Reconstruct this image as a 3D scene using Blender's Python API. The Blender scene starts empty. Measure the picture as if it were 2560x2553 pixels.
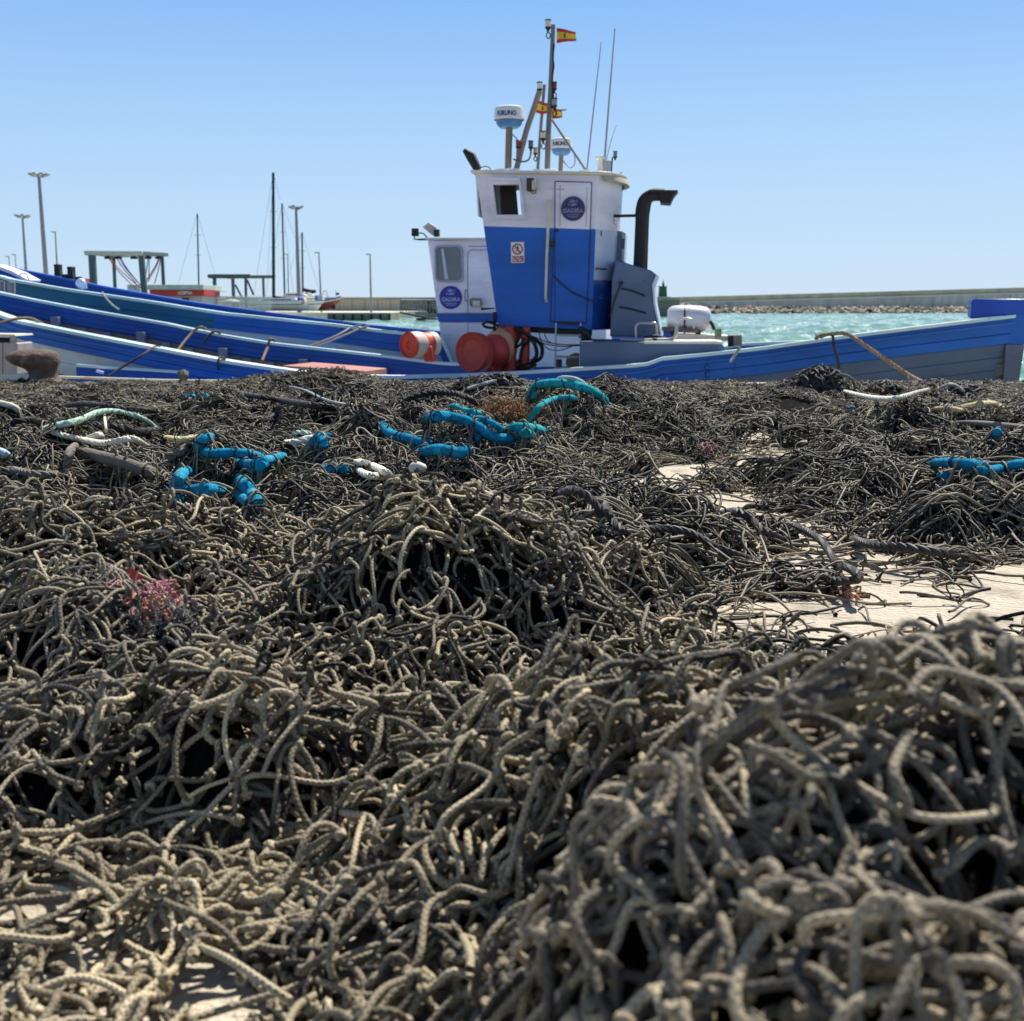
import bpy, math, random
import numpy as np
from mathutils import Vector, Matrix

# ------------------------------------------------------------------ camera, world, sun, exposure
F, CX, CY, HOR, EYE = 3000.0, 1280.0, 1276.5, 765.0, 0.95
PITCH = math.atan((CY - HOR) / F)
SC = bpy.context.scene
cam_d = bpy.data.cameras.new('camera'); cam = bpy.data.objects.new('camera', cam_d)
SC.collection.objects.link(cam); SC.camera = cam
cam.location = (0, 0, EYE); cam.rotation_euler = (math.pi / 2 - PITCH, 0, 0)
cam_d.sensor_width = 36; cam_d.sensor_fit = 'HORIZONTAL'; cam_d.lens = 36 * F / 2560
cam_d.clip_start = 0.05; cam_d.clip_end = 6000
cam_d.dof.use_dof = True; cam_d.dof.focus_distance = 4.8; cam_d.dof.aperture_fstop = 5.8

SUN_EL, SUN_AZ = math.radians(55), math.radians(30)      # azimuth measured from +Y towards +X
W = bpy.data.worlds.new('World'); SC.world = W; W.use_nodes = True
nt = W.node_tree; nt.nodes.clear()
sky = nt.nodes.new('ShaderNodeTexSky'); sky.sky_type = 'NISHITA'; sky.sun_disc = False
sky.sun_elevation = SUN_EL; sky.sun_rotation = SUN_AZ; sky.altitude = 0
sky.air_density = 1.0; sky.dust_density = 0.3; sky.ozone_density = 2.5
bg = nt.nodes.new('ShaderNodeBackground'); bg.inputs[1].default_value = 0.105
out = nt.nodes.new('ShaderNodeOutputWorld')
tcw = nt.nodes.new('ShaderNodeTexCoord'); sxw = nt.nodes.new('ShaderNodeSeparateXYZ'); nt.links.new(tcw.outputs['Generated'], sxw.inputs[0])
cr = nt.nodes.new('ShaderNodeValToRGB'); nt.links.new(sxw.outputs[2], cr.inputs[0])      # whitish band at the horizon, clear blue above
els = cr.color_ramp.elements
for e_, (pos, c_) in zip([els[0], els[1], els.new(.12), els.new(.24), els.new(.5)],
        [(0, (4.2, 5.5, 6.9)), (1, (.4, 1.0, 2.6)), (.12, (3.2, 4.9, 7.1)), (.24, (1.75, 3.65, 6.9)), (.5, (.6, 1.5, 3.7))]):
    e_.position = pos; e_.color = (*[v_ * .9 for v_ in c_], 1)
mxw = nt.nodes.new('ShaderNodeMix'); mxw.data_type = 'RGBA'; mxw.inputs[0].default_value = .9
nt.links.new(sky.outputs[0], mxw.inputs[6]); nt.links.new(cr.outputs[0], mxw.inputs[7]); nt.links.new(mxw.outputs[2], bg.inputs[0]); nt.links.new(bg.outputs[0], out.inputs[0])
sl = bpy.data.lights.new('sun', 'SUN'); sl.energy = 5.0; sl.angle = math.radians(0.5); sl.color = (1, .955, .88)
so = bpy.data.objects.new('sun', sl); SC.collection.objects.link(so)
sd = Vector((math.cos(SUN_EL) * math.sin(SUN_AZ), math.cos(SUN_EL) * math.cos(SUN_AZ), math.sin(SUN_EL)))
so.rotation_euler = sd.to_track_quat('Z', 'Y').to_euler()
SC.view_settings.view_transform = 'Standard'; SC.view_settings.look = 'None'
SC.view_settings.gamma = 1; SC.view_settings.exposure = 0.5
SC.cycles.max_bounces = 6; SC.cycles.diffuse_bounces = 2; SC.cycles.glossy_bounces = 3
SC.cycles.caustics_reflective = False; SC.cycles.caustics_refractive = False

rng = np.random.default_rng(11); random.seed(4)
cp, sp = math.cos(PITCH), math.sin(PITCH)

def ray(px, py):                       # direction of the photo pixel (2560 x 2553)
    a, b = (px - CX) / F, (py - CY) / F
    return np.array([a, cp - b * sp, -sp - b * cp])
def proj(p):
    x, y, z = p[0], p[1], p[2] - EYE
    d = y * cp - z * sp
    return CX + F * x / d, CY - F * (y * sp + z * cp) / d
def P(px, py, Y):                      # world point seen at the pixel, at depth Y
    r = ray(px, py); t = Y / r[1]
    return np.array([r[0] * t, Y, EYE + r[2] * t])
def G(px, py, h=0.0):                  # where the pixel's ray meets height h
    r = ray(px, py); t = (h - EYE) / r[2]
    return np.array([r[0] * t, r[1] * t, h])

def srgb(*c):
    c = [v / 255 for v in c]
    return tuple(v / 12.92 if v <= .04045 else ((v + .055) / 1.055) ** 2.4 for v in c)

# ------------------------------------------------------------------ materials
MATS = {}
def mat(name, col, rough=.6, metal=0., var=.15, vscale=3., bump=0., bscale=30., stain=None, stain_amt=.3, stain_scale=1.2,
        stretch=(1, 1, 1), spec=.5, alpha=1., emit=None, trans=0.):
    if name in MATS: return MATS[name]
    m = bpy.data.materials.new(name); m.use_nodes = True; t = m.node_tree; n = t.nodes; L = t.links
    b = n['Principled BSDF']; b.inputs['Roughness'].default_value = rough; b.inputs['Metallic'].default_value = metal
    b.inputs['Specular IOR Level'].default_value = spec
    tc = n.new('ShaderNodeTexCoord'); mp = n.new('ShaderNodeMapping'); mp.inputs[3].default_value = stretch
    L.new(tc.outputs['Object'], mp.inputs[0])
    nz = n.new('ShaderNodeTexNoise'); nz.inputs['Scale'].default_value = vscale; nz.inputs['Detail'].default_value = 6
    L.new(mp.outputs[0], nz.inputs[0])
    mr = n.new('ShaderNodeMapRange'); mr.inputs[1].default_value = .3; mr.inputs[2].default_value = .7
    mr.inputs[3].default_value = 1 - var; mr.inputs[4].default_value = 1 + var
    L.new(nz.outputs[0], mr.inputs[0])
    hs = n.new('ShaderNodeVectorMath'); hs.operation = 'SCALE'; hs.inputs[0].default_value = col[:3]
    L.new(mr.outputs[0], hs.inputs['Scale'])
    last = hs.outputs[0]
    if stain:
        n2 = n.new('ShaderNodeTexNoise'); n2.inputs['Scale'].default_value = stain_scale; n2.inputs['Detail'].default_value = 8
        n2.inputs['Roughness'].default_value = .65
        L.new(mp.outputs[0], n2.inputs[0])
        r2 = n.new('ShaderNodeMapRange'); r2.inputs[1].default_value = .52; r2.inputs[2].default_value = .72
        r2.inputs[3].default_value = 0; r2.inputs[4].default_value = stain_amt; L.new(n2.outputs[0], r2.inputs[0])
        mx = n.new('ShaderNodeMix'); mx.data_type = 'RGBA'; L.new(r2.outputs[0], mx.inputs[0])
        L.new(last, mx.inputs[6]); mx.inputs[7].default_value = (*stain, 1); last = mx.outputs[2]
    L.new(last, b.inputs['Base Color'])
    if bump:
        n3 = n.new('ShaderNodeTexNoise'); n3.inputs['Scale'].default_value = bscale; n3.inputs['Detail'].default_value = 4
        L.new(mp.outputs[0], n3.inputs[0])
        bp = n.new('ShaderNodeBump'); bp.inputs['Strength'].default_value = bump; bp.inputs['Distance'].default_value = .02
        L.new(n3.outputs[0], bp.inputs['Height']); L.new(bp.outputs[0], b.inputs['Normal'])
    if trans: b.inputs['Transmission Weight'].default_value = trans
    if alpha < 1: b.inputs['Alpha'].default_value = alpha
    MATS[name] = m
    return m

def rope_mat(name, c0, c1, rough=.75, braid=0., spec=.4, bstr=.6, patch=None):
    m = bpy.data.materials.new(name); m.use_nodes = True; t = m.node_tree; n = t.nodes; L = t.links
    b = n['Principled BSDF']; b.inputs['Roughness'].default_value = rough; b.inputs['Specular IOR Level'].default_value = spec
    at = n.new('ShaderNodeAttribute'); at.attribute_name = 'tone'
    tc = n.new('ShaderNodeTexCoord')
    nz = n.new('ShaderNodeTexNoise'); nz.inputs['Scale'].default_value = 60; nz.inputs['Detail'].default_value = 4
    L.new(tc.outputs['Object'], nz.inputs[0])
    ad = n.new('ShaderNodeMath'); ad.operation = 'MULTIPLY_ADD'; ad.inputs[1].default_value = .6; ad.inputs[2].default_value = -.3
    L.new(nz.outputs[0], ad.inputs[0])
    a2 = n.new('ShaderNodeMath'); a2.operation = 'ADD'; a2.use_clamp = True; L.new(ad.outputs[0], a2.inputs[0]); L.new(at.outputs['Fac'], a2.inputs[1])
    mx = n.new('ShaderNodeMix'); mx.data_type = 'RGBA'; L.new(a2.outputs[0], mx.inputs[0])
    mx.inputs[6].default_value = (*c0, 1); mx.inputs[7].default_value = (*c1, 1)
    last = mx.outputs[2]; nb = None
    if braid:
        uv = n.new('ShaderNodeUVMap'); sx = n.new('ShaderNodeSeparateXYZ'); L.new(uv.outputs[0], sx.inputs[0])
        def sn(su):
            x = n.new('ShaderNodeMath'); x.operation = 'MULTIPLY_ADD'; x.inputs[1].default_value = braid
            y = n.new('ShaderNodeMath'); y.operation = 'MULTIPLY'; y.inputs[1].default_value = su * 2 * math.pi * 3
            L.new(sx.outputs[1], y.inputs[0]); L.new(sx.outputs[0], x.inputs[0]); L.new(y.outputs[0], x.inputs[2])
            s = n.new('ShaderNodeMath'); s.operation = 'SINE'; L.new(x.outputs[0], s.inputs[0]); return s
        s1, s2 = sn(1), sn(-1)
        nb = n.new('ShaderNodeMath'); nb.operation = 'MAXIMUM'; L.new(s1.outputs[0], nb.inputs[0]); L.new(s2.outputs[0], nb.inputs[1])
        rb = n.new('ShaderNodeMapRange'); rb.inputs[1].default_value = -.3; rb.inputs[2].default_value = 1; rb.inputs[3].default_value = .6; rb.inputs[4].default_value = 1.15; L.new(nb.outputs[0], rb.inputs[0])
        vb = n.new('ShaderNodeVectorMath'); vb.operation = 'SCALE'; L.new(last, vb.inputs[0]); L.new(rb.outputs[0], vb.inputs['Scale']); last = vb.outputs[0]
    if patch:
        n5 = n.new('ShaderNodeTexNoise'); n5.inputs['Scale'].default_value = 1.1; n5.inputs['Detail'].default_value = 3
        L.new(tc.outputs['Object'], n5.inputs[0])
        r5 = n.new('ShaderNodeMapRange'); r5.inputs[1].default_value = .45; r5.inputs[2].default_value = .62
        r5.inputs[3].default_value = 0; r5.inputs[4].default_value = .35; L.new(n5.outputs[0], r5.inputs[0])
        m5 = n.new('ShaderNodeMix'); m5.data_type = 'RGBA'; L.new(r5.outputs[0], m5.inputs[0]); L.new(last, m5.inputs[6])
        m5.inputs[7].default_value = (*patch, 1); last = m5.outputs[2]
    L.new(last, b.inputs['Base Color'])
    if braid:
        mu = nb
        bp = n.new('ShaderNodeBump'); bp.inputs['Strength'].default_value = bstr; bp.inputs['Distance'].default_value = .0022
        L.new(mu.outputs[0], bp.inputs['Height'])
        b2 = n.new('ShaderNodeBump'); b2.inputs['Strength'].default_value = .5; b2.inputs['Distance'].default_value = .002
        n4 = n.new('ShaderNodeTexNoise'); n4.inputs['Scale'].default_value = 500; L.new(tc.outputs['Object'], n4.inputs[0])
        L.new(n4.outputs[0], b2.inputs['Height']); L.new(bp.outputs[0], b2.inputs['Normal']); L.new(b2.outputs[0], b.inputs['Normal'])
    MATS[name] = m
    return m

# ------------------------------------------------------------------ mesh building
def nrm(v):
    v = np.asarray(v, float); l = np.linalg.norm(v); return v / l if l > 1e-12 else v

class MB:
    def __init__(s): s.v = []; s.f = []; s.m = []; s.s = []; s.cm = 0
    def add(s, vs, fs, smooth=False):
        o = len(s.v); s.v += [tuple(map(float, p)) for p in vs]
        for f in fs: s.f.append([o + i for i in f]); s.m.append(s.cm); s.s.append(smooth)
        return s
    def box(s, c, d, ax=None):
        ax = ax or ((1, 0, 0), (0, 1, 0), (0, 0, 1)); A = [np.array(a) * k / 2 for a, k in zip(ax, d)]
        c = np.asarray(c, float); vs = [c + i * A[0] + j * A[1] + k * A[2] for i in (-1, 1) for j in (-1, 1) for k in (-1, 1)]
        return s.add(vs, [(0, 1, 3, 2), (4, 6, 7, 5), (0, 4, 5, 1), (2, 3, 7, 6), (0, 2, 6, 4), (1, 5, 7, 3)])
    def bar(s, a, b, w, h=None, up=(0, 0, 1)):
        h = h or w; a = np.asarray(a, float); b = np.asarray(b, float); t = nrm(b - a); u = np.cross(t, up)
        if np.linalg.norm(u) < 1e-4: u = np.cross(t, (0, 1, 0))
        u = nrm(u); v = np.cross(u, t)
        return s.box((a + b) / 2, (np.linalg.norm(b - a), w, h), (t, u, v))
    def prism(s, pts, off):            # polygon points + extrusion vector
        off = np.asarray(off, float); n = len(pts); vs = [np.asarray(p, float) for p in pts]; vs += [p + off for p in vs]
        return s.add(vs, [tuple(range(n))[::-1], tuple(range(n, 2 * n))] + [(i, (i + 1) % n, n + (i + 1) % n, n + i) for i in range(n)])
    def tube(s, pts, r, sides=10, cap=True, closed=False):
        pts = [np.asarray(p, float) for p in pts]; n = len(pts)
        r = [r] * n if np.isscalar(r) else list(r)
        T = [nrm((pts[(i + 1) % n] - pts[i - 1]) if closed else (pts[min(i + 1, n - 1)] - pts[max(i - 1, 0)])) for i in range(n)]
        u = np.cross(T[0], (0, 0, 1))
        if np.linalg.norm(u) < .05: u = np.cross(T[0], (0, 1, 0))
        u = nrm(u); vs = []
        for i in range(n):
            u = nrm(u - np.dot(u, T[i]) * T[i]); w = np.cross(T[i], u)
            for k in range(sides):
                a = 2 * math.pi * k / sides; vs.append(pts[i] + r[i] * (math.cos(a) * u + math.sin(a) * w))
        fs = []
        for i in range(n if closed else n - 1):
            for k in range(sides):
                a, b = i * sides, ((i + 1) % n) * sides; k2 = (k + 1) % sides
                fs.append((a + k, a + k2, b + k2, b + k))
        s.add(vs, fs, True)
        if cap and not closed:
            o = len(s.v) - len(vs)
            for base, rev in ((0, True), ((n - 1) * sides, False)):
                f = [o + base + k for k in range(sides)]; s.f.append(f[::-1] if rev else f); s.m.append(s.cm); s.s.append(False)
        return s
    def cyl(s, a, b, r, sides=24): return s.tube([a, b], r, sides)
    def lathe(s, prof, c=(0, 0, 0), axis=(0, 0, 1), sides=28):   # prof = (radius, height)
        ax = nrm(axis); u = np.cross(ax, (0, 1, 0))
        if np.linalg.norm(u) < .1: u = np.cross(ax, (1, 0, 0))
        u = nrm(u); w = np.cross(ax, u); c = np.asarray(c, float); vs = []
        for r, h in prof:
            for k in range(sides):
                a = 2 * math.pi * k / sides; vs.append(c + ax * h + r * (math.cos(a) * u + math.sin(a) * w))
        n = len(prof); fs = [(i * sides + k, i * sides + (k + 1) % sides, (i + 1) * sides + (k + 1) % sides, (i + 1) * sides + k) for i in range(n - 1) for k in range(sides)]
        return s.add(vs, fs, True)
    def grid(s, rows, smooth=True):    # rows of equal-length point lists
        m = len(rows[0]); vs = [p for r in rows for p in r]
        return s.add(vs, [(i * m + j, i * m + j + 1, (i + 1) * m + j + 1, (i + 1) * m + j) for i in range(len(rows) - 1) for j in range(m - 1)], smooth)
    def build(s, name, mats, parent=None, bevel=0, seg=2, sharp=40):
        me = bpy.data.meshes.new(name); me.from_pydata(s.v, [], s.f)
        mats = mats if isinstance(mats, (list, tuple)) else [mats]
        for m in mats: me.materials.append(m)
        me.polygons.foreach_set('material_index', s.m); me.polygons.foreach_set('use_smooth', s.s)
        try: me.set_sharp_from_angle(angle=math.radians(sharp))
        except Exception: pass
        me.update(); o = bpy.data.objects.new(name, me); SC.collection.objects.link(o)
        if parent is not None: o.parent = parent
        if bevel:
            b = o.modifiers.new('bevel', 'BEVEL'); b.width = bevel; b.segments = seg; b.limit_method = 'ANGLE'; b.angle_limit = math.radians(50)
        return o

def tag(o, label=None, cat=None, group=None, kind=None):
    if label: o['label'] = label
    if cat: o['category'] = cat
    if group: o['group'] = group
    if kind: o['kind'] = kind
    return o
def empty(name, label, cat, group=None):      # things are modelled in world space; their Empty sits at the origin of the scene
    o = bpy.data.objects.new(name, None); SC.collection.objects.link(o); o.empty_display_size = .1
    return tag(o, label, cat, group)
def spline(pts, n=8):                  # Catmull-Rom
    pts = [np.asarray(p, float) for p in pts]; Q = [2 * pts[0] - pts[1]] + pts + [2 * pts[-1] - pts[-2]]; out = []
    for i in range(1, len(Q) - 2):
        for k in range(n):
            t = k / n; a, b, c, d = Q[i - 1:i + 3]
            out.append(.5 * (2 * b + (c - a) * t + (2 * a - 5 * b + 4 * c - d) * t * t + (3 * b - a - 3 * c + d) * t ** 3))
    return out + [pts[-1]]
def rope_strands(mb, pts, r, pitch=None, sides=6, step=None):   # three-strand laid rope
    pts = [np.asarray(p, float) for p in pts]; pitch = pitch or r * 6.5
    L = [0.]
    for a, b in zip(pts, pts[1:]): L.append(L[-1] + np.linalg.norm(b - a))
    N = max(6, int(L[-1] / (step or pitch / 7))); ss = np.linspace(0, L[-1], N)
    A = np.array(pts); C = np.stack([np.interp(ss, L, A[:, k]) for k in range(3)], 1); T = np.gradient(C, axis=0)
    T /= np.linalg.norm(T, axis=1)[:, None] + 1e-9
    u = nrm(np.cross(T[0], (0.1, .2, 1))); U = []
    for t in T: u = nrm(u - np.dot(u, t) * t); U.append(u)
    U = np.array(U); Wv = np.cross(T, U)
    for k in range(3):
        a = 2 * math.pi * (ss / pitch + k / 3)
        mb.tube(list(C + r * .5 * (np.cos(a)[:, None] * U + np.sin(a)[:, None] * Wv)), r * .56, sides)
    return mb
FONT = {}
def text_mesh(body, size, origin, right, up, depth=.002, bold=0., squeeze=1.):   # flat lettering laid on a plane, as mesh data
    cu = bpy.data.curves.new('t', 'FONT'); cu.body = body; cu.size = size; cu.align_x = 'CENTER'; cu.align_y = 'CENTER'
    cu.extrude = depth; cu.offset = bold; cu.resolution_u = 3
    o = bpy.data.objects.new('t', cu); SC.collection.objects.link(o)
    dg = bpy.context.evaluated_depsgraph_get(); me = bpy.data.meshes.new_from_object(o.evaluated_get(dg))
    bpy.data.objects.remove(o); right = nrm(right); up = nrm(up); nn = np.cross(right, up)
    vs = [np.asarray(origin) + right * v.co.x * squeeze + up * v.co.y + nn * v.co.z for v in me.vertices]
    fs = [tuple(p.vertices) for p in me.polygons]; bpy.data.meshes.remove(me)
    return vs, fs
# ------------------------------------------------------------------ ground relief of the nets
def sstep(a, b, x):
    t = np.clip((x - a) / (b - a), 0, 1); return t * t * (3 - 2 * t)
class Wave:                            # smooth random field
    def __init__(s, seed, wl, n=10):
        r = np.random.default_rng(seed); a = r.uniform(0, 2 * math.pi, n); k = 2 * math.pi / (wl * r.uniform(.6, 1.7, n))
        s.kx, s.ky, s.p = k * np.cos(a), k * np.sin(a), r.uniform(0, 6.28, n); s.n = n
    def __call__(s, x, y):
        return sum(np.sin(s.kx[i] * x + s.ky[i] * y + s.p[i]) for i in range(s.n)) / math.sqrt(s.n / 2)
wA, wB, wC, wE = Wave(1, .9), Wave(2, .35), Wave(3, 2.2), Wave(5, .5)

def gs(x, y, cx, cy, a, sx, sy, rot=0.):
    c, s_ = math.cos(rot), math.sin(rot); dx, dy = x - cx, y - cy
    u, v = c * dx + s_ * dy, -s_ * dx + c * dy
    return a * np.exp(-(u / sx) ** 2 - (v / sy) ** 2)

# bare concrete: circles along the strip where no net lies
BARE = [(1885, 1082, .34), (1925, 1142, .33), (1790, 1180, .36), (1655, 1228, .32), (1740, 1278, .22), (1850, 1290, .28), (2010, 1320, .16),
        (2060, 1375, .17), (2110, 1425, .2), (2250, 1450, .26), (2420, 1478, .26), (2600, 1480, .3), (2050, 1560, .27), (2280, 1545, .36), (2500, 1550, .4),
        (1960, 1610, .25)]
BARE = [(*G(a, b)[:2], r) for a, b, r in BARE]
def bare(x, y):                        # distance beyond the bare patches (negative inside)
    d = np.full(np.shape(x), 9.)
    for cx, cy, r in BARE: d = np.minimum(d, np.sqrt((x - cx) ** 2 + ((y - cy) * .8) ** 2) - r)
    return d * 1. + .0 + .10 * wE(x, y) + .03 * wB(x, y)

def far_edge(x):                       # rear boundary of the brown foreground net
    return 4.15 - .25 * sstep(-.2, .35, x) - 1.75 * sstep(.25, .85, x) + .10 * np.sin(5 * x)
def fmask(x, y):                       # signed metres inside the foreground net
    m = np.minimum(far_edge(x) - y, bare(x, y))
    corner = np.maximum(x + .30 + .35 * (y - 1.5), (y - 1.86) * 1.3) + .04 * wE(x, y)      # bare concrete, lower left
    return np.minimum(m, corner)
def HF(x, y):
    h = .115 + .035 * wA(x, y) + .028 * wB(x, y)
    h = h + gs(x, y, -.20, 3.25, .25, .68, .52) + gs(x, y, -.10, 3.5, .10, .17, .13)
    h = h + gs(x, y, -1.42, 3.2, .19, .55, .40, .1) + gs(x, y, -.78, 2.7, .05, .3, .3)
    h = h + gs(x, y, .62, 1.24, .26, .66, .44, -.1) + gs(x, y, .66, 1.42, .09, .34, .28) + gs(x, y, .25, 1.0, .20, .35, .35)
    h = h + gs(x, y, .24, 1.85, .15, .5, .34) + gs(x, y, -.7, 2.1, .10, .5, .25)
    h = h - gs(x, y, -.05, 2.5, .12, .5, .22)
    return np.maximum(h, .03) * sstep(-.02, .35, fmask(x, y)) + .012
def mmask(x, y):                       # the dark nets behind
    m = np.minimum(y - far_edge(x) + .35, bare(x, y))
    return np.minimum(m, 14.7 - y)
BUMPS = [  # px, py(of the top), distance, extra height, sx, sy
    (800, 936, 12.6, .9, .7), (1700, 985, 8.8, .75, .75), (1430, 975, 9.6, .55, .6), (1240, 950, 11.5, .55, .6), (2050, 925, 12.4, .33, .45),
    (2350, 962, 12.8, .6, .5), (1870, 985, 11.0, .8, .8), (2200, 985, 12.5, .9, .6), (2000, 1050, 8.7, 1.0, .6), (2400, 1060, 8.0, .9, .7), (2300, 1150, 6.4, .9, .6),
    (2500, 1230, 5.2, .7, .5), (1200, 1090, 7.2, .9, .6), (1500, 1140, 6.3, .7, .5), (1750, 1290, 4.55, .45, .28), (1400, 1250, 4.9, .5, .35), (600, 1000, 10.0, 1.0, .8),
    (300, 975, 12.0, 1.5, .7), (250, 1020, 8.6, 1.0, .6), (900, 1030, 8.6, .8, .6), (560, 1105, 6.3, .7, .5), (100, 1130, 5.8, .8, .5), (950, 1060, 7.0, .5, .4), (650, 1000, 12.0, 1.5, .6),
    (1050, 965, 13.4, 1.2, .4), (1550, 985, 13.2, 1.5, .5)]
BW = []
def HM0(x, y):
    h = (.085 + .06 * wA(x, y) + .038 * wB(x, y) + .03 * wC(x, y)) * (1 - .85 * sstep(8, 12.5, y))
    for cx, cy, a, sx, sy in BW: h = h + gs(x, y, cx, cy, a, sx, sy)
    return np.maximum(h, .012)
for a, b, d, sx, sy in BUMPS:
    q = P(a, b, d); h0 = float(HM0(q[0], q[1])); BW.append((q[0], q[1], max(.02, min(.5, q[2] - h0)), sx, sy))
def HM(x, y):
    m = mmask(x, y); return np.minimum(HM0(x, y) * sstep(-.02, .5, m), .015 + .42 * np.maximum(m, 0)) + .01
def HS(x, y):                          # top of whatever net lies here
    a = np.where(fmask(x, y) > 0, HF(x, y), 0); b = np.where(mmask(x, y) > 0, HM(x, y), 0); return np.maximum(a, b)
def S(px, py, off=.02, mid=None):                # pixel -> point on the heaps
    r = ray(px, py); t = np.arange(.5, 17, .008); p = np.array([0, 0, EYE])[:, None] + r[:, None] * t
    mid = (py < 1330 or px > 1300) if mid is None else mid
    k = np.nonzero((p[2] <= (HM(p[0], p[1]) if mid else HS(p[0], p[1])) + off) & (p[1] > (far_edge(p[0]) + .12 if mid else 0)))[0]
    return p[:, k[0]] if len(k) else G(px, py, .03)

# ------------------------------------------------------------------ vectorised strands
class Strands:
    def __init__(s): s.v = []; s.q = []; s.uv = []; s.t = []; s.n = 0; s.mi = {}
    def curves(s, C, r, ref, sides, tone):
        N, K, _ = C.shape
        if not N: return
        T = np.gradient(C, axis=1); T /= np.linalg.norm(T, axis=2, keepdims=True) + 1e-9
        U = np.cross(T, ref[:, None, :]); U /= np.linalg.norm(U, axis=2, keepdims=True) + 1e-9
        Wv = np.cross(T, U); a = np.arange(sides) * 2 * math.pi / sides
        r = np.broadcast_to(np.asarray(r, float), (N, K)) if np.ndim(r) != 1 else np.repeat(np.asarray(r)[:, None], K, 1)
        V = C[:, :, None, :] + r[:, :, None, None] * (np.cos(a)[None, None, :, None] * U[:, :, None, :] + np.sin(a)[None, None, :, None] * Wv[:, :, None, :])
        idx = s.n + np.arange(N * K * sides).reshape(N, K, sides); nx = np.roll(idx, -1, 2)
        q = np.stack([idx[:, :-1], nx[:, :-1], nx[:, 1:], idx[:, 1:]], -1).reshape(-1, 4)
        ln = np.concatenate([np.zeros((N, 1)), np.cumsum(np.linalg.norm(np.diff(C, axis=1), axis=2), 1)], 1)
        u0, u1 = ln[:, :-1, None] + 0 * a, ln[:, 1:, None] + 0 * a
        v0 = np.broadcast_to(np.arange(sides) / sides, u0.shape); v1 = v0 + 1 / sides
        s.uv.append(np.stack([u0, v0, u0, v1, u1, v1, u1, v0], -1).reshape(-1, 2).astype(np.float32))
        s.v.append(V.reshape(-1, 3).astype(np.float32)); s.q.append(q.astype(np.int32))
        s.t.append(np.repeat(np.asarray(tone, np.float32), K * sides)); s.n += N * K * sides
    def surface(s, xs, ys, zf, keep, tone):
        X, Y = np.meshgrid(xs, ys); Z = zf(X, Y); idx = s.n + np.arange(X.size).reshape(X.shape)
        q = np.stack([idx[:-1, :-1], idx[:-1, 1:], idx[1:, 1:], idx[1:, :-1]], -1)
        k = keep(X, Y); kk = k[:-1, :-1] & k[:-1, 1:] & k[1:, 1:] & k[1:, :-1]; q = q[kk].reshape(-1, 4)
        s.mi[len(s.q)] = 1; s.v.append(np.stack([X, Y, Z], -1).reshape(-1, 3).astype(np.float32)); s.q.append(q.astype(np.int32))
        s.uv.append(np.zeros((len(q) * 4, 2), np.float32)); s.t.append(np.full(X.size, tone, np.float32)); s.n += X.size
    def build(s, name, m):
        v = np.concatenate(s.v); q = np.concatenate(s.q); uv = np.concatenate(s.uv); t = np.concatenate(s.t)
        me = bpy.data.meshes.new(name); me.vertices.add(len(v)); me.vertices.foreach_set('co', v.ravel())
        me.loops.add(q.size); me.loops.foreach_set('vertex_index', q.ravel())
        me.polygons.add(len(q)); me.polygons.foreach_set('loop_start', np.arange(0, q.size, 4, dtype=np.int32))
        me.polygons.foreach_set('loop_total', np.full(len(q), 4, np.int32)); me.polygons.foreach_set('use_smooth', np.ones(len(q), bool))
        me.update(calc_edges=True)
        l = me.uv_layers.new(name='UVMap'); l.data.foreach_set('uv', uv.ravel())
        a = me.attributes.new('tone', 'FLOAT', 'POINT'); a.data.foreach_set('value', t)
        me.materials.append(m)
        if s.mi: me.materials.append(gap_shade); me.polygons.foreach_set('material_index', np.concatenate([np.full(len(x), s.mi.get(i, 0), np.int32) for i, x in enumerate(s.q)]))
        o = bpy.data.objects.new(name, me); SC.collection.objects.link(o); print(name, len(q)); return o

def in_view(x, y, z, mx=260):
    d = y * cp - (z - EYE) * sp; px = CX + F * x / d; py = CY - F * (y * sp + (z - EYE) * cp) / d
    m_ = mx + F / np.maximum(d, .3)
    return (d > .3) & (px > -m_) & (px < 2560 + m_) & (py < 2553 + 350)

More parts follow.
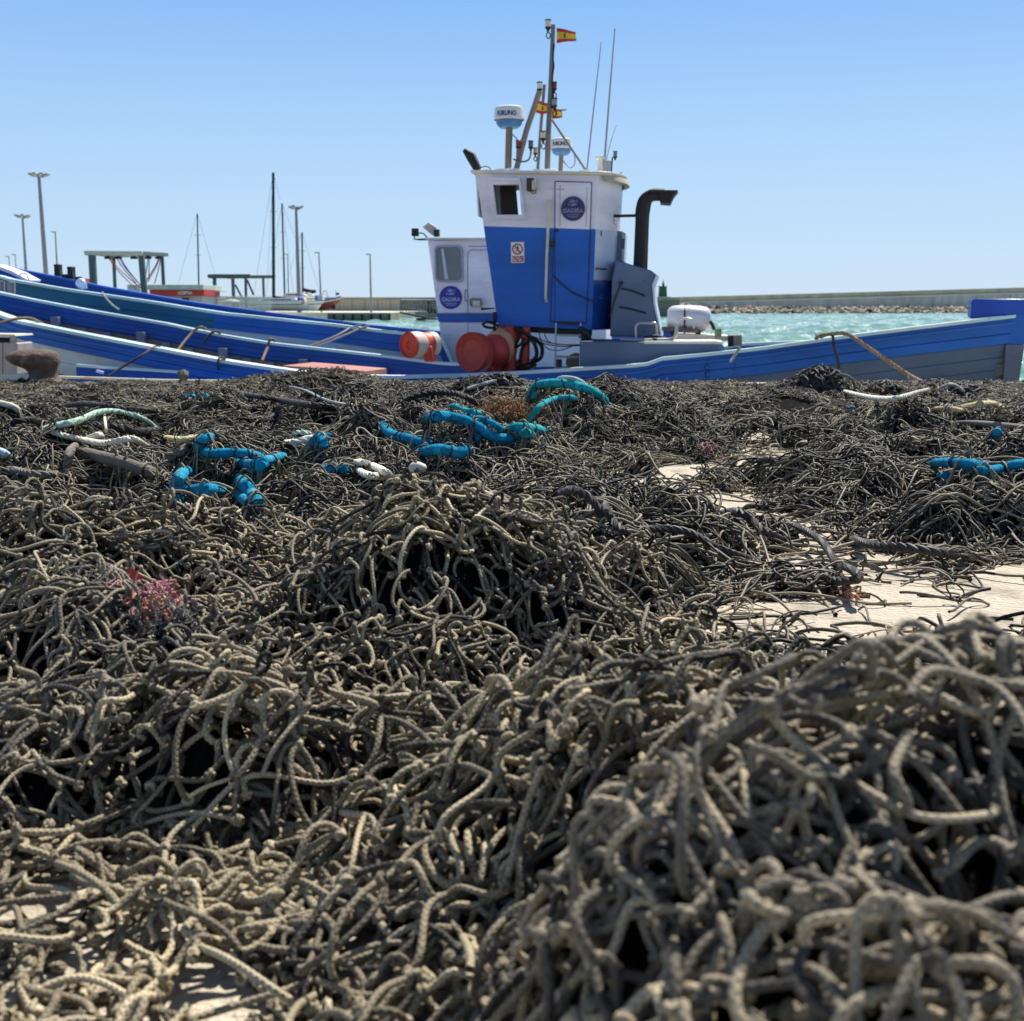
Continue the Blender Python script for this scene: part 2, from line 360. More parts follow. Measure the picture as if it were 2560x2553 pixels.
def net_layer(seed, box, a, b, L, r, H, inside, warp, zoff, zvar, rot, K, sides, groups, which, up=.5, knots=0, drop=0., rvar=.1, sway=.18, curl=.55, bowk=.55, tmean=.45, tvar=.18):
    """one sheet of knotted netting: diamond lattice, warped, draped over H, every bar bowed by its slack"""
    g = np.random.default_rng(seed); x0, x1, y0, y1 = box; R = max(x1 - x0, y1 - y0) * .75 + 1; cx, cy = (x0 + x1) / 2, (y0 + y1) / 2
    ni, nj = int(2 * R / a), int(2 * R / b); I, J = np.meshgrid(np.arange(ni), np.arange(nj), indexing='ij')
    u = (I + .5 * (J % 2)) * a - R; v = J * b - R; c, s_ = math.cos(rot), math.sin(rot)
    x = cx + c * u - s_ * v; y = cy + s_ * u + c * v
    w1, w2, w3, w4, w5 = Wave(seed + 1, warp[1]), Wave(seed + 2, warp[1]), Wave(seed + 3, warp[1] * .35), Wave(seed + 4, warp[1] * .35), Wave(seed + 7, .28)
    X = x + warp[0] * w1(x, y) + warp[0] * .35 * w3(x, y) + g.normal(0, a * .22, x.shape)
    Y = y + warp[0] * w2(x, y) + warp[0] * .35 * w4(x, y) + g.normal(0, a * .22, x.shape)
    ok = (X > x0) & (X < x1) & (Y > y0) & (Y < y1) & (inside(X, Y) > 0)
    Z = H(X, Y) + zoff + zvar * w5(X, Y) + g.normal(0, zvar * .5, x.shape)
    Z = np.maximum(Z, r)
    ok &= in_view(X, Y, Z)
    N = np.stack([X, Y, Z], -1)
    def unit(v): return v / (np.linalg.norm(v, axis=-1, keepdims=True) + 1e-9)
    par_ = (J % 2)[..., None]
    def shift(di_even, dj):            # neighbour positions along a thread
        M = np.roll(N, -dj, 1); even, odd = (di_even if dj > 0 else di_even), 0
        return M
    TT = []
    for di in (0, 1):                  # thread direction: di = 0 leans one way, di = 1 the other
        up_e, up_o = di - 1, di; nx_ = np.where(par_ == 0, np.roll(np.roll(N, -1, 1), -up_e, 0), np.roll(np.roll(N, -1, 1), -up_o, 0))
        pe, po = -di, 1 - di; pv_ = np.where(par_ == 0, np.roll(np.roll(N, 1, 1), -pe, 0), np.roll(np.roll(N, 1, 1), -po, 0))
        rnd = g.normal(0, 1, N.shape) * np.array([1, 1, .75]); TT.append(unit(.75 * unit(nx_ - pv_) + curl * unit(rnd)))
    As, Bs, Ta, Tb = [], [], [], []
    for di in (0, 1):                  # bars to the next row: even rows (i-1,i), odd rows (i,i+1)
        for par in (0, 1):
            j = np.arange(par, nj - 1, 2); ish = di - 1 + par
            i = np.arange(1, ni - 1); II, JJ = np.meshgrid(i, j, indexing='ij'); II2 = II + ish
            k = ok[II, JJ] & ok[II2, JJ + 1]; As.append(N[II, JJ][k]); Bs.append(N[II2, JJ + 1][k]); Ta.append(TT[di][II, JJ][k]); Tb.append(TT[di][II2, JJ + 1][k])
    A, B, Ta, Tb = np.concatenate(As), np.concatenate(Bs), np.concatenate(Ta), np.concatenate(Tb)
    if drop: k = g.random(len(A)) > drop; A, B, Ta, Tb = A[k], B[k], Ta[k], Tb[k]
    ch = B - A; d = np.linalg.norm(ch, axis=1); k = (d < L * 1.8) & (d > 1e-3); A, B, ch, d, Ta, Tb = A[k], B[k], ch[k], d[k], Ta[k], Tb[k]; n = len(A)
    Lr = L * g.uniform(.75, 1.15, n); slack = np.clip(.5 * np.sqrt(np.maximum(Lr ** 2 - d ** 2, 0)), .06 * L, .42 * L)
    dr = g.normal(0, 1, (n, 3)); dr[:, 2] = np.abs(dr[:, 2]) * .6 + up; t = ch / d[:, None]
    dr -= (dr * t).sum(1)[:, None] * t; dr /= np.linalg.norm(dr, axis=1)[:, None] + 1e-9; ref = np.cross(t, dr)
    tt = np.linspace(0, 1, K)[None, :, None]; m_ = (d + 2.0 * np.maximum(Lr - d, .08 * L))[:, None]
    h10, h11 = tt ** 3 - 2 * tt ** 2 + tt, tt ** 3 - tt ** 2; h01 = 3 * tt ** 2 - 2 * tt ** 3
    C = A[:, None] * (1 - h01) + B[:, None] * h01 + h10 * (Ta * m_)[:, None] + h11 * (Tb * m_)[:, None] + np.sin(math.pi * tt) ** 2 * (slack[:, None] * bowk * dr)[:, None, :]
    C[:, :, 2] = np.maximum(C[:, :, 2], r * .9)
    tone = np.clip(tmean + tvar * g.normal(0, 1, n) + .12 * w1(A[:, 0] * 2, A[:, 1] * 2), 0, 1)
    rr = r * np.clip(1 + rvar * g.normal(0, 1, n), .7, 1.4)
    gi = which(A[:, 0], A[:, 1])
    for k_ in range(len(groups)):
        m = gi == k_
        if m.any(): groups[k_].curves(C[m], rr[m], ref[m], sides, tone[m])
    if knots:
        Q = N[ok]; k = g.random(len(Q)) > drop; Q = Q[k]; m = len(Q); gq = which(Q[:, 0], Q[:, 1]); tq = np.clip(.5 + .15 * g.normal(0, 1, m), 0, 1)
        for rep in range(2 if knots > 1 else 1):
            ax = g.normal(0, 1, (m, 3)); ax /= np.linalg.norm(ax, axis=1)[:, None]; e = np.cross(ax, g.normal(0, 1, (m, 3))); e /= np.linalg.norm(e, axis=1)[:, None] + 1e-9; f = np.cross(ax, e)
            if knots > 1:
                th = np.linspace(0, 2 * math.pi, 9)[None, :, None]; CC = Q[:, None] + r * 1.45 * (np.cos(th) * e[:, None] + np.sin(th) * f[:, None] * .8); RR = r * 1.0; sd_ = 6
            else:
                th = np.array([-1.6, -.9, 0, .9, 1.6])[None, :, None]; CC = Q[:, None] + r * th * e[:, None]; RR = r * np.array([.6, 1.5, 1.8, 1.5, .6])[None]; sd_ = 5
            rf = ax if knots > 1 else f
            for k_ in range(len(groups)):
                z = gq == k_
                if z.any(): groups[k_].curves(CC[z], RR, rf[z], sd_, tq[z])

gap_shade = mat('net_gap_shade', srgb(18, 17, 16), 1., var=.5, vscale=40, bump=1., bscale=50, spec=.1)  # near-black sheet below the strands: shade in the net gaps put into colour
net_brown = rope_mat('net_rope_brown', srgb(30, 26, 22), srgb(214, 197, 160), .7, braid=620, spec=.4, bstr=.4, patch=srgb(104, 98, 90))
net_dark = rope_mat('net_rope_tarred', srgb(14, 13, 12), srgb(172, 158, 130), .6, spec=.4)
FG = [Strands(), Strands(), Strands()]
def which_f(x, y): return np.where((y < 2.3 - .3 * x) & (x > -.45 + .3 * (2 - y)), 2, np.where(x < -.72, 1, 0))
FB = (-2.6, 2.2, .45, 4.35)
q = 1.0
for k, (zo, rot, w, dr_) in enumerate([(-.07, .5, .03, .05), (-.045, 1.2, .045, .1), (-.015, .75, .055, .12), (.008, 1.9, .07, .25), (.03, 2.5, .08, .6)]):
    net_layer(100 + k, (-2.1, 2.1, .45, 2.25), .072, .052, .098, .0051, HF, lambda x, y: fmask(x, y) + .03 * (zo < 0), (w, .8), zo, .018, rot, 12, 8, FG, which_f, knots=2, curl=1.1, drop=dr_, tmean=.32, tvar=.28)
    net_layer(200 + k, (-3.2, 2.2, 2.2, 4.4), .068, .05, .094, .0047, HF, lambda x, y: fmask(x, y), (w, .8), zo, .018, rot, 10, 6, FG, which_f, curl=1.1, knots=2 if zo > -.03 else 1, drop=dr_, tmean=.32, tvar=.28)
# loose layers on the concrete, lower left
for k, (dp, zz) in enumerate([(.2, .0), (.35, .02), (.5, .045)]):
    net_layer(300 + 9 * k, (-1.4, .1, 1.2, 2.25), .075, .052, .11, .0054, lambda x, y: 0 * x + .02, lambda x, y: 2.2 - y + 0 * x, (.15, .7), zz, .012, .5 + k, 11, 8, FG, which_f, knots=2, drop=dp)
xs, ys = np.arange(-3.1, 2.2, .04), np.arange(.4, 4.5, .04)
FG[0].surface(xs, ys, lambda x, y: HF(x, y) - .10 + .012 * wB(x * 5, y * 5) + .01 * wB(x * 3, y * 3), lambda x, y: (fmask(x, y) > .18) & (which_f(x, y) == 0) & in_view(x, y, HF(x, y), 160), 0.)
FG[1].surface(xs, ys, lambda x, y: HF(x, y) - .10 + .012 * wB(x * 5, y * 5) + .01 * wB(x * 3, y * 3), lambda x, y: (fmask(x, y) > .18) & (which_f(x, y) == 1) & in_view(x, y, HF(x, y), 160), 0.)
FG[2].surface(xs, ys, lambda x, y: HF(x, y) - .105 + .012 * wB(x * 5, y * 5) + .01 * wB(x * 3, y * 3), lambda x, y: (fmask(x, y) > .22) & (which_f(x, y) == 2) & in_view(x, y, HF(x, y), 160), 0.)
FL = [('brown-grey rope netting heaped in the middle foreground, its hump the highest point', 0),
      ('brown-grey rope netting heaped at the left edge, red and pink twine caught in it', 1),
      ('blurred coarse rope netting nearest the camera, filling the lower right corner', 2)]
for lb, i in FL: tag(FG[i].build('fishing_net', net_brown), lb, 'fishing net', 'coarse brown rope nets in the foreground')

CEN = [((800, 960), 'dark netting piled along the quay edge, left of the black laid rope'), ((250, 1080), 'dark net heap at the left under the pale green and white rope loops'),
       ((640, 1150), 'dark net heap wound round the curled blue hose pieces'), ((1250, 1050), 'dark net heap in the centre under the long blue rope coils'),
       ((1650, 1060), 'round dark net mound left of the bare concrete strip'), ((1500, 1350), 'flattened black net with laid ropes spilling towards the concrete strip'),
       ((2350, 1250), 'wide dark net heap at the right edge under the blue rope pieces'), ((2200, 1010), 'dark net heap by the bow with the cream frayed rope on it')]
CW = [G(a, b, .2)[:2] for (a, b), _ in CEN]
def which_m(x, y):
    xx, yy = x + .25 * wA(x, y), y + .25 * wA(y, x)
    d = np.stack([((xx - c[0]) * 1.) ** 2 + (yy - c[1]) ** 2 * .6 for c in CW]); return np.argmin(d, 0)
MG = [Strands() for _ in CW]
for k, (zo, rot, w) in enumerate([(-.035, .2, .3), (-.015, 1.3, .34), (.0, .8, .3), (.018, 2.1, .36)]):
    net_layer(400 + k, (-5.3, 5.3, 2.2, 8.2), .034, .088, .145, .0040, HM, mmask, (w, 1.3), zo, .02, rot, 8, 5, MG, which_m, tmean=.23, tvar=.3, curl=.7, up=.3, drop=.12, rvar=.3, sway=.1)
for k, (zo, rot, w) in enumerate([(-.03, .4, .4), (.0, 1.2, .4), (.02, 2.2, .4)]):
    net_layer(500 + k, (-8.6, 8.6, 8.0, 15.1), .05, .085, .125, .0045, HM, mmask, (w, 1.6), zo * .4, .013, rot, 6, 4, MG, which_m, tmean=.23, tvar=.3, curl=.7, up=.2, drop=.1, rvar=.25, sway=.1)
net_layer(600, (-.5, 4.2, 3.0, 9.5), .075, .09, .15, .0042, lambda x, y: 0 * x + .012, lambda x, y: np.minimum(.8 - bare(x, y), y - far_edge(x)), (.25, .9), 0, .012, .9, 8, 5, MG, which_m, drop=.55, rvar=.3, tmean=.23, tvar=.3, curl=.7)
xs, ys = np.arange(-8.4, 8.4, .08), np.arange(2.0, 15.1, .08)
for i in range(len(MG)):
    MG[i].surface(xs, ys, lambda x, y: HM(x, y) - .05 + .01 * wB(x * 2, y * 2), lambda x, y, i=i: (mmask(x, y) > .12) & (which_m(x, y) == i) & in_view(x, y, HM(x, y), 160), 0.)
    tag(MG[i].build('fishing_net', net_dark), CEN[i][1], 'fishing net', 'dark fishing nets spread on the quay')

# ------------------------------------------------------------------ quay, water, breakwater, far harbour
WZ = -1.2
conc = mat('quay_concrete', srgb(192, 180, 160), .9, var=.12, vscale=6, bump=1., bscale=45, stain=srgb(120, 112, 98), stain_amt=.85, stain_scale=3.5)
mb = MB(); mb.box((0, -10 + 7.6, -3), (160, 35.2, 6)); quay = tag(mb.build('quay', conc), kind='structure')

def water_mat():
    m = bpy.data.materials.new('harbour_water'); m.use_nodes = True; t = m.node_tree; n = t.nodes; L = t.links
    b = n['Principled BSDF']; b.inputs['Roughness'].default_value = .12; b.inputs['IOR'].default_value = 1.33; b.inputs['Specular IOR Level'].default_value = .35
    tc = n.new('ShaderNodeTexCoord'); mp = n.new('ShaderNodeMapping'); mp.inputs[3].default_value = (.8, .22, 1); mp.inputs[2].default_value = (0, 0, .15); L.new(tc.outputs['Object'], mp.inputs[0])
    def noise(sc, det, r=.6):
        z = n.new('ShaderNodeTexNoise'); z.inputs['Scale'].default_value = sc; z.inputs['Detail'].default_value = det; z.inputs['Roughness'].default_value = r; L.new(mp.outputs[0], z.inputs[0]); return z
    a, c, e = noise(.6, 8, .65), noise(3.2, 6), noise(.05, 3)
    r = n.new('ShaderNodeValToRGB'); L.new(a.outputs[0], r.inputs[0]); el = r.color_ramp.elements
    el[0].position = .36; el[0].color = (*srgb(92, 130, 108), 1); el[1].position = .6; el[1].color = (*srgb(156, 186, 158), 1)
    x = el.new(.5); x.color = (*srgb(122, 158, 134), 1)
    f = n.new('ShaderNodeMapRange'); f.inputs[1].default_value = .54; f.inputs[2].default_value = .60; L.new(c.outputs[0], f.inputs[0])
    f2 = n.new('ShaderNodeMapRange'); f2.inputs[1].default_value = .47; f2.inputs[2].default_value = .55; L.new(a.outputs[0], f2.inputs[0])
    mu = n.new('ShaderNodeMath'); mu.operation = 'MULTIPLY'; L.new(f.outputs[0], mu.inputs[0]); L.new(f2.outputs[0], mu.inputs[1])
    mx = n.new('ShaderNodeMix'); mx.data_type = 'RGBA'; L.new(mu.outputs[0], mx.inputs[0]); L.new(r.outputs[0], mx.inputs[6]); mx.inputs[7].default_value = (*srgb(236, 240, 232), 1)
    L.new(mx.outputs[2], b.inputs['Base Color'])
    bp = n.new('ShaderNodeBump'); bp.inputs['Strength'].default_value = .9; bp.inputs['Distance'].default_value = .5; L.new(a.outputs[0], bp.inputs['Height'])
    L.new(bp.outputs[0], b.inputs['Normal']); return m
# choppy sea: real relief near, flat beyond
s_ = Strands(); wv = [Wave(60, 3.2, 14), Wave(61, 1.3, 14)]
yy = np.concatenate([np.arange(15.2, 120, .6), np.arange(120, 420, 2.), np.array([420, 700, 1500, 3500.])])
X, Y = np.meshgrid(np.linspace(-1, 1, 260), yy); X = X * (Y * .62 + 14)
Z = WZ + ((.11 * wv[0](X * .6, Y) + .05 * wv[1](X * .6, Y)) * np.clip((Y - 15) / 10, .3, 1)) * (Y < 400)
idx = np.arange(X.size).reshape(X.shape); qd = np.stack([idx[:-1, :-1], idx[:-1, 1:], idx[1:, 1:], idx[1:, :-1]], -1).reshape(-1, 4)
s_.v.append(np.stack([X, Y, Z], -1).reshape(-1, 3).astype(np.float32)); s_.q.append(qd.astype(np.int32)); s_.uv.append(np.zeros((len(qd) * 4, 2), np.float32)); s_.t.append(np.zeros(X.size, np.float32)); s_.n += X.size
wm = water_mat(); water = s_.build('water', wm); tag(water, kind='structure')

# breakwater: two-stepped concrete wall in bays, on a rock footing
wallm = mat('breakwater_concrete', srgb(190, 184, 174), .9, var=.2, vscale=.35, stain=srgb(140, 136, 128), stain_amt=.7, stain_scale=.12, stretch=(1, 1, .25))
wall_light = mat('breakwater_capping', srgb(226, 222, 210), .9, var=.1)
wall_top = mat('breakwater_parapet', srgb(140, 140, 122), .9, var=.25, vscale=.3)
bwk = empty('breakwater', 'long grey concrete breakwater wall in bays above a rock slope, behind the bow', 'breakwater')
def at(px, py, Y): return P(px, py, Y)
A0, A1 = (1560, 330.), (2900, 395.)
def line(f):                         # point along the wall axis, px -> depth
    Yd = A0[1] + (A1[1] - A0[1]) * (f - A0[0]) / (A1[0] - A0[0]); return Yd
mb, mc, mt = MB(), MB(), MB()
def topw(px): return np.interp(px, [1500, 1700, 2100, 2560, 2900], [747, 743, 732, 719, 710])
edges = list(range(1560, 2900, 74)); edges = [1560 + i * (62 + i * .95) for i in range(19)]
for a, b in zip(edges, edges[1:]):
    ya, yb = line(a), line(b); pa, pb = at(a, topw(a) + 15, ya), at(b, topw(b) + 15, yb); sh = random.uniform(-.15, .15)
    for (p0, p1) in (((pa + (pb - pa) * .012), (pb - (pb - pa) * .012)),):
        mb.prism([p0 + (0, sh, 0), p1 + (0, sh, 0), np.array([p1[0], p1[1] + sh, WZ]), np.array([p0[0], p0[1] + sh, WZ])], (0, 3, 0))
    mc.prism([pa, pb + (0, 0, .0), pb + (0, 0, .28), pa + (0, 0, .28)], (0, 4, 0))
    qa, qb = at(a, topw(a), ya + 5), at(b, topw(b), yb + 5)
    mt.prism([qa, qb, np.array([qb[0], qb[1], 2.]), np.array([qa[0], qa[1], 2.])], (0, 1.5, 0))
    mc.prism([np.array([pa[0] - .16, pa[1] + .22, WZ]), np.array([pa[0] + .16, pa[1] + .22, WZ]), pa + (.16, .22, 0), pa + (-.16, .22, 0)], (0, 2, 0))
mb.build('wall_bay', wallm, bwk); mc.build('capping', wall_light, bwk); mt.build('parapet', wall_top, bwk)
# walkway under the wall and the rocks
rk = MB(); r_ = np.random.default_rng(7)
ico = bmesh_ico = None
import bmesh
bm = bmesh.new(); bmesh.ops.create_icosphere(bm, subdivisions=1, radius=1); IV = np.array([v.co[:] for v in bm.verts]); IF = [[v.index for v in f.verts] for f in bm.faces]; bm.free()
def rock(c, s):
    v = IV * (1 + r_.normal(0, .2, (len(IV), 1))) * s * np.array([r_.uniform(.8, 1.5), r_.uniform(.8, 1.3), r_.uniform(.6, 1.)]); a = r_.uniform(0, 6.28)
    v = v @ np.array([[math.cos(a), -math.sin(a), 0], [math.sin(a), math.cos(a), 0], [0, 0, 1]]); rk.cm = int(r_.integers(0, 4)); rk.add(v + c, IF)
for i in range(3000):
    px = r_.uniform(1560, 2880); u = r_.uniform(0, 1) ** .8; Yd = line(px); base = at(px, topw(px) + 42, Yd)
    fat = 1 + 1.0 * math.exp(-((px - 1650) / 90) ** 2)
    c = np.array([base[0], Yd - 1 - u * 9 * fat, 0]); c[2] = WZ + (1.75 + 1.1 * (fat - 1)) * (1 - u) + r_.normal(0, .15)
    rock(c, r_.uniform(.35, .85) * (1 + .5 * (fat - 1)))
RC = [mat('rock_%s' % n_, srgb(*c_), .9, var=.25, vscale=.8) for n_, c_ in (('tan', (146, 134, 118)), ('grey', (116, 112, 106)), ('pale', (170, 156, 138)), ('dark', (70, 65, 62)))]
o = rk.build('rock_slope', RC); tag(o, 'tan and grey boulders of the breakwater slope at the waterline', 'rocks', kind='stuff')

# green harbour beacon
mb = MB(); c = P(1658, 742, 318); sc_ = 318 / F
mb.prism([P(1648, 742, 318), P(1668, 742, 318), P(1666.5, 717, 318), P(1649.5, 717, 318)], (0, 2.2, 0)); bc = mb.build('harbour_beacon', mat('beacon_green', srgb(28, 84, 62), .6))
tag(bc, 'small green harbour beacon tower on the breakwater end, beside the grey engine casing', 'beacon')
mb = MB(); mb.prism([P(1647.5, 717.5, 317.8), P(1668.5, 717.5, 317.8), P(1668.5, 715.5, 317.8), P(1647.5, 715.5, 317.8)], (0, 2.6, 0)); mb.build('gallery', MATS['beacon_green'], bc)
mb = MB(); c = P(1658, 715.5, 319); mb.lathe([(.3, 0), (.3, .6), (.22, .7), (.22, 1.1), (.08, 1.2), (.05, 1.9), (0, 1.9)], c); mb.build('lantern', mat('dark_metal', srgb(52, 54, 52), .5), bc)
mb = MB(); mb.prism([P(1640, 790, 317), P(1676, 790, 317), P(1676, 742, 317), P(1640, 742, 317)], (0, 4, 0)); mb.build('plinth', wallm, bc)

# --- the quay across the basin, left
FY = 172.
deckm = mat('far_quay_deck', srgb(206, 200, 184), .9, var=.08); faceq = mat('far_quay_face', srgb(112, 120, 112), .9, var=.2, vscale=.2)
fz = P(800, 783, FY)[2]
mb = MB(); x0, x1 = P(-700, 783, FY)[0], P(1100, 783, FY)[0]
x2 = P(975, 783, FY)[0]
mb.box(((x0 + x2) / 2, FY + 60, fz - 2.5), (x2 - x0, 120, 5)); mb.cm = 1; mb.box(((x0 + x2) / 2, FY + .2, fz - .18), (x2 - x0 + .2, .5, .5)); mb.cm = 0
xr_ = P(1540, 783, FY + 45)[0]; mb.box(((x2 + xr_) / 2, FY + 60 + 45, fz - 2.5), (xr_ - x2, 120, 5))
xn = P(610, 783, 118)[0]; mb.box(((x0 + xn) / 2, 118 + 26.95, fz - 2.52), (xn - x0, 53.9, 5)); mb.cm = 1; mb.box(((x0 + xn) / 2, 118.2, fz - .2), (xn - x0 + .2, .5, .5)); mb.cm = 0
o = mb.build('far_quay', [faceq, deckm]); o.data.materials[0] = deckm; o.data.materials.clear(); o.data.materials.append(faceq); o.data.materials.append(deckm); tag(o, kind='structure')
mb = MB(); mb.box(((x0 + x2) / 2, FY + 60, fz + .01), (x2 - x0, 120.4, .06)); o = mb.build('far_quay_pavement', deckm); tag(o, kind='structure')
darkm = mat('black_rubber', srgb(28, 28, 30), .7)
for i in range(7):
    px = 836 + i * 23; q_ = P(px, 798, FY - .2); mb = MB(); mb.box(q_, (.28, .3, 1.3)); o = mb.build('quay_fender', darkm, bevel=.05)
    tag(o, 'black rubber fender, %s of the row on the far quay face' % ['leftmost', 'second from left', 'third from left', 'middle one', 'third from right', 'second from right', 'rightmost'][i], 'fender', 'black fenders on the far quay face')
# beige harbour wall behind the far quay
beige = mat('harbour_wall_beige', srgb(178, 168, 146), .9, var=.12, vscale=.3, stain=srgb(130, 124, 108), stain_amt=.5, stain_scale=.3, stretch=(1, 1, .2))
hw = empty('harbour_wall', 'long beige and grey harbour wall behind the far quay', 'wall')
Yw = 236.
def wallseg(nm, xa, xb, ya, yb, m, Yo=0., th=1.5, par=hw):
    mb = MB(); mb.prism([P(xa, ya, Yw + Yo), P(xb, ya, Yw + Yo), P(xb, yb, Yw + Yo), P(xa, yb, Yw + Yo)], (0, th, 0)); return mb.build(nm, m, par)
wallseg('wall_panel', -500, 1000, 749, 784, beige); wallseg('wall_panel', 1000.5, 1700, 750, 795, mat('harbour_wall_grey', srgb(120, 116, 108), .9, var=.2, vscale=.4, stretch=(1, 1, 6)), .3)
wallseg('parapet', -500, 1700, 743.5, 749, wall_top, -.3, 2.2)
for i in range(14):
    wallseg('wall_joint', 560 + i * 32, 560.6 + i * 32, 750, 782, mat('joint_dark', srgb(110, 102, 88), .9), -.1, .2)
# gangway and pontoon
gw = empty('gangway', 'grey metal gangway sloping from the far quay down to the water', 'gangway'); galv = mat('galvanised', srgb(150, 152, 150), .5, metal=.4)
mb = MB(); mb.bar(P(1000, 781, FY - 2), P(1068, 795, FY - 2), 1.4, .25); mb.build('ramp', mat('dark_metal', (.05,) * 3), gw)
mb = MB()
for i in range(9):
    t = i / 8; p_ = P(1000 + 68 * t, 780 + 14 * t, FY - 2.8); mb.bar(p_, p_ + (0, 0, .9), .06)
mb.bar(P(1000, 780, FY - 2.8) + (0, 0, .9), P(1068, 794, FY - 2.8) + (0, 0, .9), .06); mb.build('handrail', galv, gw)
mb = MB()
for i in range(16):
    p_ = P(985 + i * 7.5, 781, FY + 3); mb.bar(p_, p_ + (0, 0, random.choice([1.1, 1.1, 1.6])), .07)
mb.bar(P(985, 781, FY + 3) + (0, 0, 1.1), P(1098, 781, FY + 3) + (0, 0, 1.1), .06); o = mb.build('quay_railing', galv); tag(o, 'thin galvanised railing on the quay above the gangway', 'railing')
mb = MB(); mb.prism([P(1040, 800, FY - 3), P(1130, 800, FY - 3), P(1130, 795.5, FY - 3), P(1040, 795.5, FY - 3)], (0, 3, 0)); o = mb.build('pontoon', mat('dark_metal', (.05,) * 3)); tag(o, 'dark low pontoon at the foot of the gangway', 'pontoon')

# --- lamp posts
polem = mat('lamp_post_grey', srgb(132, 136, 140), .5, metal=.3)
def mast_lamp(px0, py0, px1, py1, Y, w, label, heads=6, hr=1.):
    b, t = P(px1, py1, Y), P(px0, py0, Y); b = b + (b - t) * (b[2] - fz) / (t[2] - b[2]) if b[2] > fz else b
    r0 = w * Y / F / 2; o = empty('lamp_post', label, 'lamp post', 'tall lamp posts on the far quay')
    mb = MB(); mb.tube([b, b + (t - b) * .5, t], [r0 * 1.25, r0, r0 * .7], 10); mb.build('pole', polem, o)
    if heads:
        mb = MB(); mb.lathe([(.0, .1), (hr * .5, .1), (hr * .5, -.15), (0, -.15)], t); 
        for k in range(heads):
            a = 2 * math.pi * k / heads; d = np.array([math.cos(a), math.sin(a), 0]); mb.bar(t, t + d * hr, .08)
        mb.build('lamp_ring', polem, o)
        for k in range(heads):
            a = 2 * math.pi * k / heads; d = np.array([math.cos(a), math.sin(a), 0]); h = MB()
            h.prism([t + d * hr * .75 + (0, 0, -.3), t + d * hr * 1.55 + (0, 0, .05), t + d * hr * 1.5 + (0, 0, .25), t + d * hr * .75 + (0, 0, .1)], np.cross(d, (0, 0, 1)) * .5); h.build('floodlight', galv, o)
    else:
        mb = MB(); mb.box(t + (-.25, 0, 0), (.8, .3, .18)); mb.build('lamp_head', galv, o, bevel=.04)
mast_lamp(97, 438, 115, 684, 190, 11, 'tallest lamp post with a crown of floodlights, left edge of the far quay', 8, .8 * 1.25)
mast_lamp(56, 541, 66, 690, 200, 7, 'second tallest crowned lamp post, at the far left', 6, .8)
mast_lamp(138, 580, 144, 690, 200, 4.5, 'slim single-headed lamp post right of the tallest one', 0)
mast_lamp(38, 637, 41, 690, 220, 3, 'tiny distant lamp post above the boat stern, right one of two', 0)
mast_lamp(22, 642, 25, 690, 230, 3, 'tiny distant lamp post above the boat stern, left one of two', 0)
mast_lamp(740, 519, 748, 760, 185, 9, 'lamp post with four floodlights among the yacht masts', 4, .75)
mast_lamp(797, 632, 803, 760, 190, 4, 'slim lamp post above the red-hulled boat', 0)
mast_lamp(925, 636, 928, 778, 190, 4.5, 'lone slim lamp post behind the forklift', 0)
mast_lamp(719, 636, 722, 760, 230, 3, 'faint far lamp post between the two yacht masts', 0)

# --- boat hoists
steel = mat('hoist_grey_green', srgb(74, 92, 92), .5, var=.1); beamw = mat('hoist_beam_pale', srgb(196, 194, 178), .5); strapr = mat('strap_red', srgb(170, 70, 66), .8); strapb = mat('strap_blue', srgb(60, 68, 96), .8)
def hoist(label, Y, legs, beams, cat='boat hoist'):
    o = empty('boat_hoist', label, cat)
    for (xt, yt, xb, dy, w) in legs:
        mb = MB(); t = P(xt, yt, Y + dy); b = P(xb, yt + 40, Y + dy); b[2] = fz; mb.bar(t, b, w * Y / F, w * Y / F, (0, 1, 0)); mb.build('leg', steel, o, bevel=.08)
    for (xa, ya, xb, yb, da, db, h, m) in beams:
        mb = MB(); mb.bar(P(xa, ya, Y + da), P(xb, yb, Y + db), .7, h * Y / F); mb.build('beam', m, o, bevel=.06)
    return o
hz = hoist('larger travel hoist with pale top beams and red and blue slings, left', 140,
           [(230, 636, 232, -3, 15), (284, 640, 285, 8, 8), (353, 636, 360, -3, 13), (405, 638, 408, 8, 8)],
           [(214, 633, 358, 634, -3, -3, 11, beamw), (352, 633, 414, 637, -3, 8, 9, steel), (218, 632, 286, 640, -3, 8, 8, steel), (280, 641, 414, 638, 8, 8, 6, beamw)])
for i, x in enumerate((270, 296, 335, 371, 396)):
    mb = MB(); c = P(x, 645, 139 + (i > 2) * 6); mb.box(c, (.7, .5, .25)); mb.box(c + (0, 0, .3), (.3, .3, .5)); mb.build('trolley', darkm, hz)
for xa, xb, dip, m, dd in ((274, 340, 74, strapr, 0), (277, 352, 72, strapr, 0), (294, 340, 60, strapb, 0), (300, 354, 68, strapb, 0), (304, 352, 66, strapb, 0), (396, 364, 56, strapr, 5), (398, 368, 58, strapr, 5), (370, 362, 50, strapb, 5), (373, 372, 54, strapb, 5), (401, 386, 62, strapb, 5)):
    pts = []
    for k in range(9):
        t = k / 8; pts.append(P(xa + (xb - xa) * t, 648 + dip * (t ** .82), 139 + dd))
    mb = MB(); mb.tube(pts, .055, 6); mb.build('sling', m, hz)
